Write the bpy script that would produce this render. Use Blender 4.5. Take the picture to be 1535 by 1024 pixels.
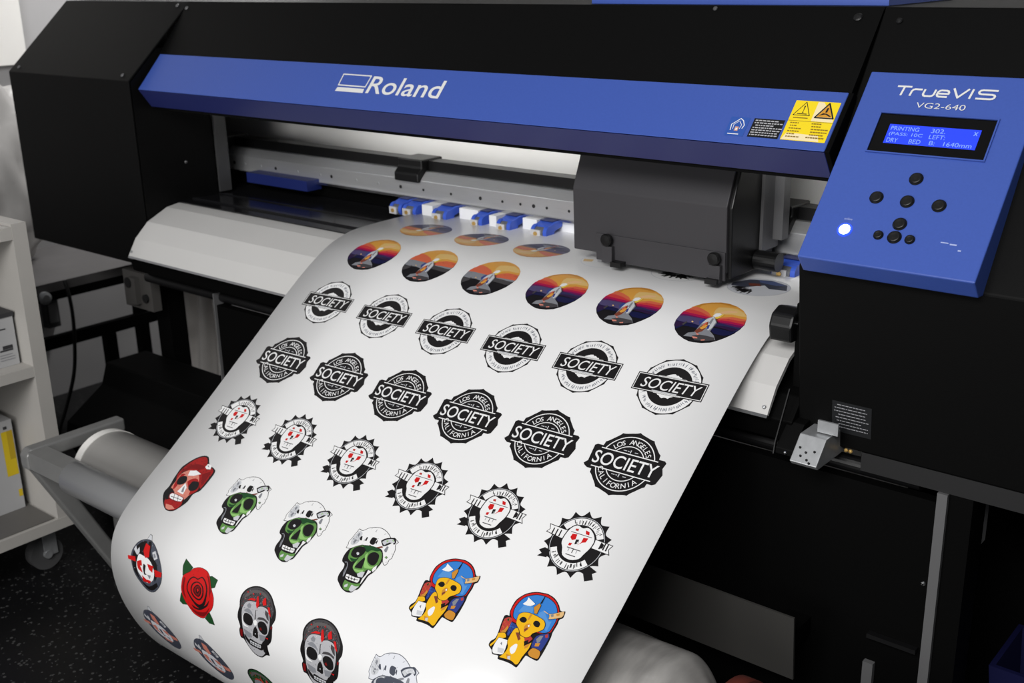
import bpy, bmesh, math, random
from mathutils import Matrix, Vector
from mathutils.geometry import tessellate_polygon

for _o in list(bpy.data.objects):
    bpy.data.objects.remove(_o)
SC = bpy.context.scene
COL = SC.collection
random.seed(7)
PI = math.pi

# ------------------------------------------------------------------ camera
cam_data = bpy.data.cameras.new('camera')
cam = bpy.data.objects.new('camera', cam_data)
COL.objects.link(cam)
cam_data.sensor_width = 36.0
cam_data.lens = 40.143
cam_data.clip_start = 0.05
cam_data.clip_end = 60
cam.matrix_world = Matrix(((0.768238, -0.186738, 0.612322, 0.0),
                           (0.639841, 0.254359, -0.725193, 0.0),
                           (-0.020329, 0.948910, 0.314891, 1.35),
                           (0, 0, 0, 1)))
cam_data.dof.use_dof = True
cam_data.dof.focus_distance = 1.72
cam_data.dof.aperture_fstop = 7.0
SC.camera = cam

# ------------------------------------------------------------------ world, lights, exposure
world = bpy.data.worlds.new('world')
SC.world = world
world.use_nodes = True
wb = world.node_tree.nodes['Background']
wb.inputs['Color'].default_value = (0.95, 0.97, 1.0, 1)
wb.inputs['Strength'].default_value = 0.13

def area(name, loc, target, sx, sy, watts, color=(1, 1, 1), spread=None):
    ld = bpy.data.lights.new(name, 'AREA')
    ld.shape = 'RECTANGLE'
    ld.size = sx
    ld.size_y = sy
    ld.energy = watts
    ld.color = color
    if spread: ld.spread = math.radians(spread)
    lo = bpy.data.objects.new(name, ld)
    COL.objects.link(lo)
    lo.location = loc
    d = Vector(target) - Vector(loc)
    lo.rotation_euler = d.to_track_quat('-Z', 'Y').to_euler()
    return lo

area('front_ceiling_light', (-0.40, -1.10, 2.45), (-1.35, 1.25, 0.70), 1.8, 0.8, 78, (1.0, 0.99, 0.98))
area('front_fill_light', (-1.45, -1.50, 1.05), (-1.55, 1.0, 0.45), 1.4, 1.0, 25, (1.0, 0.99, 0.98))  # unseen fill added low in front to lift the lower sheet
area('ceiling_and_fill_light', (-1.30, 1.15, 2.80), (-1.30, 1.15, 0.0), 0.9, 0.10, 1.0, (1.0, 0.99, 0.975))
area('ceiling_and_fill_light', (-3.12, 2.42, 1.95), (-3.34, 1.8, 0.3), 0.4, 0.2, 8.5, (1.0, 0.99, 0.98), 130)  # added fill, hung below ceiling height, for the left wall and bench

SC.view_settings.view_transform = 'Standard'
SC.view_settings.look = 'None'
SC.view_settings.gamma = 1.0
SC.view_settings.use_curve_mapping = False
SC.view_settings.exposure = 0.0

# ------------------------------------------------------------------ materials
def lin(c):
    c = c / 255.0
    return c / 12.92 if c <= 0.04045 else ((c + 0.055) / 1.055) ** 2.4

MATS = {}
def mat(name, rgb, rough=0.5, metal=0.0, spec=0.5, var=0.0, vscale=40.0, bump=0.0, bscale=400.0,
        emit=None, estr=0.0, coat=0.0, stretch=None):
    if name in MATS:
        return MATS[name]
    m = bpy.data.materials.new(name)
    m.use_nodes = True
    nt = m.node_tree
    b = nt.nodes['Principled BSDF']
    col = (lin(rgb[0]), lin(rgb[1]), lin(rgb[2]), 1)
    b.inputs['Base Color'].default_value = col
    b.inputs['Roughness'].default_value = rough
    b.inputs['Metallic'].default_value = metal
    b.inputs['Specular IOR Level'].default_value = spec
    if coat:
        b.inputs['Coat Weight'].default_value = coat
        b.inputs['Coat Roughness'].default_value = 0.15
    if emit:
        b.inputs['Emission Color'].default_value = (lin(emit[0]), lin(emit[1]), lin(emit[2]), 1)
        b.inputs['Emission Strength'].default_value = estr
    if var or bump:
        tc = nt.nodes.new('ShaderNodeTexCoord')
        mp = nt.nodes.new('ShaderNodeMapping')
        nt.links.new(tc.outputs['Object'], mp.inputs['Vector'])
        if stretch:
            mp.inputs['Scale'].default_value = stretch
    if var:
        n = nt.nodes.new('ShaderNodeTexNoise')
        n.inputs['Scale'].default_value = vscale
        n.inputs['Detail'].default_value = 6
        nt.links.new(mp.outputs['Vector'], n.inputs['Vector'])
        r = nt.nodes.new('ShaderNodeMapRange')
        r.inputs['From Min'].default_value = 0.3
        r.inputs['From Max'].default_value = 0.7
        r.inputs['To Min'].default_value = 1 - var
        r.inputs['To Max'].default_value = 1 + var
        nt.links.new(n.outputs['Fac'], r.inputs['Value'])
        mx = nt.nodes.new('ShaderNodeVectorMath')
        mx.operation = 'SCALE'
        mx.inputs[0].default_value = col[:3]
        nt.links.new(r.outputs['Result'], mx.inputs['Scale'])
        nt.links.new(mx.outputs['Vector'], b.inputs['Base Color'])
    if bump:
        n2 = nt.nodes.new('ShaderNodeTexNoise')
        n2.inputs['Scale'].default_value = bscale
        n2.inputs['Detail'].default_value = 3
        nt.links.new(mp.outputs['Vector'], n2.inputs['Vector'])
        bp = nt.nodes.new('ShaderNodeBump')
        bp.inputs['Strength'].default_value = bump
        bp.inputs['Distance'].default_value = 0.002
        nt.links.new(n2.outputs['Fac'], bp.inputs['Height'])
        nt.links.new(bp.outputs['Normal'], b.inputs['Normal'])
    MATS[name] = m
    return m

BLACK = mat('black_powder_coat', (8, 8, 8), 0.55, spec=0.10, bump=0.12, bscale=900)
BLACKD = mat('black_panel', (6, 6, 6), 0.6, spec=0.06, bump=0.06, bscale=700)
BLACKP = mat('black_plastic', (15, 15, 16), 0.38, spec=0.4)
CARR = mat('charcoal_plastic', (58, 57, 60), 0.55, spec=0.35, bump=0.05, bscale=1200)
GLOSSB = mat('black_gloss_platen', (26, 26, 28), 0.16, spec=0.5)
BLUE = mat('blue_paint', (63, 89, 170), 0.38, spec=0.32, var=0.03, vscale=300, bump=0.03, bscale=900)
BLUEP = mat('blue_plastic', (62, 96, 205), 0.4, spec=0.4)
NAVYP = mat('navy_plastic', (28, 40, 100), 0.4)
WHITEP = mat('white_plastic', (235, 236, 238), 0.4)
APRON = mat('aluminium_white_apron', (200, 199, 197), 0.42, spec=0.5, var=0.015, vscale=6)
ALU = mat('brushed_aluminium', (206, 207, 209), 0.30, metal=0.7, var=0.06, vscale=60, stretch=(0.3, 20, 20))
STEEL = mat('galvanised_steel', (180, 182, 184), 0.42, metal=0.6, var=0.08, vscale=90)
GREYM = mat('grey_painted_metal', (128, 128, 127), 0.42, metal=0.25, var=0.05, vscale=30)
TUBE = mat('satin_grey_tube', (192, 193, 195), 0.30, metal=0.35)
GOLDM = mat('brass', (214, 176, 104), 0.35, metal=0.6)
CHROME = mat('chrome', (205, 206, 208), 0.18, metal=1.0)
SCREWM = mat('dull_screw', (104, 104, 106), 0.4, metal=0.6)
HOLE = mat('dark_hole', (12, 12, 13), 0.7)
RWALL = mat('white_media_backing', (226, 225, 222), 0.6, spec=0.25)
SILVER = mat('silver_lettering', (226, 226, 224), 0.4, spec=0.4)
VINYL = mat('white_vinyl', (231, 231, 231), 0.30, spec=0.42)
PAPER = mat('white_paper_roll', (168, 166, 163), 0.36, var=0.02, vscale=20)
RIM = mat('white_roll_rim', (238, 236, 232), 0.6)
REDB = mat('red_brown_core', (104, 44, 34), 0.6, var=0.1, vscale=30)
YELLOW = mat('yellow_label', (245, 216, 22), 0.38)
CREAM = mat('cream_patch_and_glare', (243, 226, 180), 0.4)
PANELG = mat('dark_grey_tray', (56, 55, 53), 0.5)
STRIPG = mat('grey_edge_trim', (94, 94, 95), 0.45)
CART = mat('cart_grey_laminate', (172, 169, 164), 0.5, var=0.03, vscale=12)
CARTD = mat('cart_shelf_dark_top', (92, 90, 87), 0.6, var=0.06, vscale=14)
CARD = mat('white_carton', (166, 166, 167), 0.6, var=0.02, vscale=20)
CARDD = mat('dark_carton_print', (45, 45, 48), 0.6)
BOXBLUE = mat('blue_carton_print', (48, 74, 168), 0.5)
BOXVIO = mat('violet_carton_print', (96, 84, 140), 0.5)
BOXYEL = mat('yellow_carton_print', (206, 178, 22), 0.5)
RUBBER = mat('grey_rubber', (74, 74, 75), 0.6)
TABLE = mat('grey_bench_top', (92, 90, 90), 0.55, var=0.10, vscale=9)
WRAP = mat('pale_plastic_wrap', (176, 174, 172), 0.35, var=0.12, vscale=7, bump=0.6, bscale=14)
CLOTH = mat('pale_cloth', (226, 222, 218), 0.7, var=0.08, vscale=10)
LCDBLUE = mat('lcd_backlight', (20, 40, 160), 0.4, emit=(30, 62, 240), estr=0.9)
LCDTXT = mat('lcd_characters', (120, 150, 255), 0.4, emit=(96, 124, 252), estr=0.7)
LED = mat('lit_led', (230, 236, 255), 0.3, emit=(205, 218, 255), estr=6.0)
LEDRING = mat('lit_led_ring', (40, 70, 230), 0.3, emit=(40, 74, 255), estr=1.2)
FILM = mat('crumpled_clear_film', (150, 148, 145), 0.24, spec=0.6, var=0.28, vscale=14, bump=1.0, bscale=18, stretch=(2.2, 0.5, 0.5))

# printed inks
INK = {}
def ink(name, rgb):
    INK[name] = mat('ink_' + name, rgb, 0.30, spec=0.42)
for _n, _c in dict(black=(24, 22, 23), white=(231, 231, 231), lgrey=(196, 198, 202), lgrey2=(172, 172, 176), mgrey=(128, 130, 136),
                   dgrey=(66, 64, 66), grey4=(88, 84, 84), green=(92, 138, 70), lgreen=(140, 188, 108), dgreen=(28, 72, 36),
                   red=(196, 24, 24), dred=(120, 16, 18), mred=(176, 58, 52), pink=(206, 128, 112), brown=(120, 62, 46),
                   blue=(52, 122, 200), lblue=(84, 142, 206), navy=(46, 60, 130), gold=(230, 176, 24), dgold=(196, 134, 48),
                   tan=(216, 178, 124), yellow=(238, 206, 80), steel=(70, 74, 86), scribble=(96, 100, 112),
                   s_black=(24, 22, 24), s_orange=(214, 154, 66), s_dorange=(190, 128, 44), s_tan=(216, 180, 112), s_pale=(222, 178, 132),
                   s_red=(208, 100, 70), s_red2=(196, 60, 60), s_mag=(164, 22, 72), s_plum=(104, 24, 82), s_violet=(76, 68, 106),
                   s_navy=(24, 26, 64), s_plum2=(44, 26, 60), s_indigo=(44, 42, 82), s_blue=(52, 66, 130),
                   mdred=(156, 28, 27), p_white=(216, 218, 224), p_dark=(66, 70, 84), p_blue=(82, 96, 140)).items():
    ink(_n, _c)

# floor: near-black sheet floor with pale flecks
def floor_material():
    m = bpy.data.materials.new('speckled_black_floor')
    m.use_nodes = True
    nt = m.node_tree
    b = nt.nodes['Principled BSDF']
    tc = nt.nodes.new('ShaderNodeTexCoord')
    v = nt.nodes.new('ShaderNodeTexVoronoi')
    v.inputs['Scale'].default_value = 90
    nt.links.new(tc.outputs['Object'], v.inputs['Vector'])
    n = nt.nodes.new('ShaderNodeTexNoise')
    n.inputs['Scale'].default_value = 55
    n.inputs['Detail'].default_value = 2
    nt.links.new(tc.outputs['Object'], n.inputs['Vector'])
    a = nt.nodes.new('ShaderNodeMath'); a.operation = 'LESS_THAN'; a.inputs[1].default_value = 0.30
    nt.links.new(v.outputs['Distance'], a.inputs[0])
    c = nt.nodes.new('ShaderNodeMath'); c.operation = 'GREATER_THAN'; c.inputs[1].default_value = 0.53
    nt.links.new(n.outputs['Fac'], c.inputs[0])
    d = nt.nodes.new('ShaderNodeMath'); d.operation = 'MULTIPLY'
    nt.links.new(a.outputs[0], d.inputs[0]); nt.links.new(c.outputs[0], d.inputs[1])
    mx = nt.nodes.new('ShaderNodeMix'); mx.data_type = 'RGBA'
    mx.inputs['A'].default_value = (0.0055, 0.0055, 0.006, 1)
    mx.inputs['B'].default_value = (0.055, 0.055, 0.055, 1)
    nt.links.new(d.outputs[0], mx.inputs['Factor'])
    nt.links.new(mx.outputs['Result'], b.inputs['Base Color'])
    b.inputs['Roughness'].default_value = 0.42
    b.inputs['Specular IOR Level'].default_value = 0.2
    return m

def wall_material():
    return mat('painted_wall', (172, 171, 172), 0.8, spec=0.2, var=0.05, vscale=2.5, bump=0.05, bscale=60)

# ------------------------------------------------------------------ object helpers
WL = {}
def wloc(o):
    return WL.get(o.name, Vector((0, 0, 0)))

def finish(name, bm, m, parent=None, label=None, smooth=False, origin=None):
    """bm is in world space; links ONE mesh object with its origin at its own base."""
    bmesh.ops.recalc_face_normals(bm, faces=bm.faces)
    return link(name, bm, m, parent, label, smooth, origin)

def link(name, bm, m, parent=None, label=None, smooth=False, origin=None):
    xs = [v.co for v in bm.verts]
    lo = Vector((min(c.x for c in xs), min(c.y for c in xs), min(c.z for c in xs)))
    hi = Vector((max(c.x for c in xs), max(c.y for c in xs), max(c.z for c in xs)))
    o_ = origin if origin is not None else Vector(((lo.x + hi.x) / 2, (lo.y + hi.y) / 2, lo.z))
    o_ = Vector(o_)
    for v in bm.verts:
        v.co -= o_
    me = bpy.data.meshes.new(name)
    bm.to_mesh(me)
    bm.free()
    if smooth:
        for p in me.polygons:
            p.use_smooth = True
    for mm in (m if isinstance(m, (list, tuple)) else [m]):
        me.materials.append(mm)
    ob = bpy.data.objects.new(name, me)
    COL.objects.link(ob)
    if parent is not None:
        ob.parent = parent
        ob.location = o_ - wloc(parent)
    else:
        ob.location = o_
    WL[ob.name] = o_
    if label:
        ob['label'] = label
    return ob

def thing(name, loc, label, cat, group=None):
    o = bpy.data.objects.new(name, None)
    o.empty_display_size = 0.05
    COL.objects.link(o)
    o.location = loc
    WL[o.name] = Vector(loc)
    o['label'] = label
    o['category'] = cat
    if group:
        o['group'] = group
    return o

def tag(o, label, cat, group=None):
    o['label'] = label
    o['category'] = cat
    if group:
        o['group'] = group
    return o

def struct(o):
    o['kind'] = 'structure'
    return o

def bvl(bm, w, seg=2, edges=None):
    if w > 0:
        es = edges or [e for e in bm.edges if len(e.link_faces) == 2 and e.calc_face_angle(0) > 0.35]
        bmesh.ops.bevel(bm, geom=es, offset=w, segments=seg, profile=0.5, affect='EDGES', clamp_overlap=True)
    return bm

def add_box(bm, x0, x1, y0, y1, z0, z1):
    vs = [bm.verts.new(c) for c in ((x0, y0, z0), (x1, y0, z0), (x1, y1, z0), (x0, y1, z0),
                                    (x0, y0, z1), (x1, y0, z1), (x1, y1, z1), (x0, y1, z1))]
    for f in ((0, 3, 2, 1), (4, 5, 6, 7), (0, 1, 5, 4), (1, 2, 6, 5), (2, 3, 7, 6), (3, 0, 4, 7)):
        bm.faces.new([vs[i] for i in f])

def box(x0, x1, y0, y1, z0, z1, b=0.0):
    bm = bmesh.new()
    add_box(bm, x0, x1, y0, y1, z0, z1)
    return bvl(bm, b)

def boxes(lst, b=0.0):
    bm = bmesh.new()
    for t in lst:
        add_box(bm, *t)
    return bvl(bm, b)

def add_prism(bm, prof, x0, x1):
    """profile of (y, z) points run along X."""
    a = [bm.verts.new((x0, p[0], p[1])) for p in prof]
    c = [bm.verts.new((x1, p[0], p[1])) for p in prof]
    n = len(prof)
    bm.faces.new(a)
    bm.faces.new(list(reversed(c)))
    for i in range(n):
        j = (i + 1) % n
        bm.faces.new((a[i], c[i], c[j], a[j]))

def prism(prof, x0, x1, b=0.0):
    bm = bmesh.new()
    add_prism(bm, prof, x0, x1)
    bmesh.ops.recalc_face_normals(bm, faces=bm.faces)
    return bvl(bm, b)

def add_cyl(bm, p0, p1, r0, r1=None, n=28, caps=True):
    r1 = r0 if r1 is None else r1
    p0 = Vector(p0); p1 = Vector(p1)
    d = (p1 - p0).normalized()
    u = d.orthogonal().normalized()
    w = d.cross(u)
    A = []; B = []
    for i in range(n):
        t = 2 * PI * i / n
        k = u * math.cos(t) + w * math.sin(t)
        A.append(bm.verts.new(p0 + k * r0))
        B.append(bm.verts.new(p1 + k * r1))
    for i in range(n):
        j = (i + 1) % n
        bm.faces.new((A[i], A[j], B[j], B[i]))
    if caps:
        bm.faces.new(list(reversed(A)))
        bm.faces.new(B)

def cyl(p0, p1, r0, r1=None, n=28, b=0.0):
    bm = bmesh.new()
    add_cyl(bm, p0, p1, r0, r1, n)
    if b:
        bvl(bm, b, 2, [e for e in bm.edges if len(e.link_faces) == 2 and e.calc_face_angle(0) > 1.0])
    return bm

def add_lathe(bm, p, axis, prof, n=28):
    """prof of (distance along axis, radius)."""
    p = Vector(p); d = Vector(axis).normalized()
    u = d.orthogonal().normalized(); w = d.cross(u)
    rings = []
    for s, r in prof:
        rings.append([bm.verts.new(p + d * s + (u * math.cos(2 * PI * i / n) + w * math.sin(2 * PI * i / n)) * max(r, 1e-5)) for i in range(n)])
    for a, c in zip(rings, rings[1:]):
        for i in range(n):
            j = (i + 1) % n
            bm.faces.new((a[i], a[j], c[j], c[i]))
    bm.faces.new(list(reversed(rings[0])))
    bm.faces.new(rings[-1])

def lathe(p, axis, prof, n=28):
    bm = bmesh.new()
    add_lathe(bm, p, axis, prof, n)
    return bm

def add_tube(bm, pts, r, n=10):
    pts = [Vector(p) for p in pts]
    prev = None
    u = None
    for i, p in enumerate(pts):
        d = (pts[min(i + 1, len(pts) - 1)] - pts[max(i - 1, 0)]).normalized()
        u = d.orthogonal().normalized() if u is None else (u - d * u.dot(d)).normalized()
        w = d.cross(u)
        ring = [bm.verts.new(p + (u * math.cos(2 * PI * k / n) + w * math.sin(2 * PI * k / n)) * r) for k in range(n)]
        if prev:
            for k in range(n):
                j = (k + 1) % n
                bm.faces.new((prev[k], prev[j], ring[j], ring[k]))
        else:
            bm.faces.new(list(reversed(ring)))
        prev = ring
    bm.faces.new(prev)

def smooth_path(P, n=10):
    P = [Vector(p) for p in P]
    out = []
    for i in range(len(P) - 1):
        p0 = P[max(i - 1, 0)]; p1 = P[i]; p2 = P[i + 1]; p3 = P[min(i + 2, len(P) - 1)]
        for k in range(n):
            t = k / n
            out.append(0.5 * ((2 * p1) + (-p0 + p2) * t + (2 * p0 - 5 * p1 + 4 * p2 - p3) * t * t + (-p0 + 3 * p1 - 3 * p2 + p3) * t ** 3))
    out.append(P[-1])
    return out

# ------------------------------------------------------------------ lettering (built-in font, turned into flat polygons)
_glyph = {}
def text_tris(s, bold=0.0):
    key = (s, bold)
    if key in _glyph:
        return _glyph[key]
    cu = bpy.data.curves.new('lettering', 'FONT')
    cu.body = s
    cu.size = 1.0
    cu.resolution_u = 5
    cu.fill_mode = 'FRONT'
    cu.offset = bold
    ob = bpy.data.objects.new('lettering', cu)
    COL.objects.link(ob)
    dg = bpy.context.evaluated_depsgraph_get()
    ev = ob.evaluated_get(dg)
    me = ev.to_mesh()
    vs = [(v.co.x, v.co.y) for v in me.vertices]
    fs = [tuple(p.vertices) for p in me.polygons if abs(p.area) > 1e-9]
    ev.to_mesh_clear()
    bpy.data.objects.remove(ob)
    bpy.data.curves.remove(cu)
    _glyph[key] = (vs, fs)
    return _glyph[key]

def text_fit(s, x0, x1, y0, y1, bold=0.0, shear=0.0):
    """flat text whose bounding box is exactly x0..x1, y0..y1."""
    vs, fs = text_tris(s, bold)
    ax = min(v[0] for v in vs); bx = max(v[0] for v in vs)
    ay = min(v[1] for v in vs); by = max(v[1] for v in vs)
    out = []
    for x, y in vs:
        Y = y0 + (y - ay) / (by - ay) * (y1 - y0)
        X = x0 + (x - ax) / (bx - ax) * (x1 - x0) + shear * (Y - y0)
        out.append((X, Y))
    return out, fs

CAP_H = None
def text_arc(s, r, a0, a1, h, bold=0.0, top=True):
    """letters spread evenly along an arc; angles in degrees, ccw from +x."""
    res_v = []; res_f = []
    n = len(s)
    for i, ch in enumerate(s):
        if ch == ' ':
            continue
        t = i / (n - 1)
        a = math.radians(a0 + (a1 - a0) * t)
        vs, fs = text_tris(ch, bold)
        cx = (min(v[0] for v in vs) + max(v[0] for v in vs)) / 2
        k = h / 0.72
        rot = a - PI / 2 if top else a + PI / 2
        base = len(res_v)
        for x, y in vs:
            X = (x - cx) * k; Y = (y - 0.36) * k
            res_v.append((r * math.cos(a) + X * math.cos(rot) - Y * math.sin(rot), r * math.sin(a) + X * math.sin(rot) + Y * math.cos(rot)))
        res_f += [tuple(q + base for q in f) for f in fs]
    return res_v, res_f

def flat_on(name, mapper, shapes, m, parent, eps=0.0004, label=None):
    """shapes: list of ('tri', verts, faces, slot) or ('poly', pts, slot) in 2D; mapper(x, y, lift) -> world."""
    bm = bmesh.new()
    for k, sh in enumerate(shapes):
        lift = eps + 0.00002 * k
        if sh[0] == 'tri':
            vv = [bm.verts.new(mapper(x, y, lift)) for x, y in sh[1]]
            for f in sh[2]:
                try:
                    fc = bm.faces.new([vv[i] for i in f]); fc.material_index = sh[3]
                except ValueError:
                    pass
        else:
            vv = [bm.verts.new(mapper(x, y, lift)) for x, y in sh[1]]
            for t in tessellate_polygon([[Vector((x, y, 0)) for x, y in sh[1]]]):
                try:
                    fc = bm.faces.new([vv[i] for i in t]); fc.material_index = sh[2]
                except ValueError:
                    pass
    # every face looks along the surface normal
    n = (Vector(mapper(0, 0, 1)) - Vector(mapper(0, 0, 0)))
    bm.normal_update()
    for f in bm.faces:
        if f.normal.dot(n) < 0:
            f.normal_flip()
    return link(name, bm, m, parent, label)

def rect(x0, x1, y0, y1):
    return [(x0, y0), (x1, y0), (x1, y1), (x0, y1)]

def stroke(pts, w, closed=False):
    """2D outline polygons (one quad per segment) for a drawn line."""
    out = []
    n = len(pts)
    for i in range(n if closed else n - 1):
        a = Vector(pts[i]); b = Vector(pts[(i + 1) % n])
        d = (b - a)
        if d.length < 1e-9:
            continue
        d.normalize()
        nn = Vector((-d.y, d.x)) * w / 2
        a2 = a - d * w * 0.3; b2 = b + d * w * 0.3
        out.append([tuple(a2 - nn), tuple(b2 - nn), tuple(b2 + nn), tuple(a2 + nn)])
    return out

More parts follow.
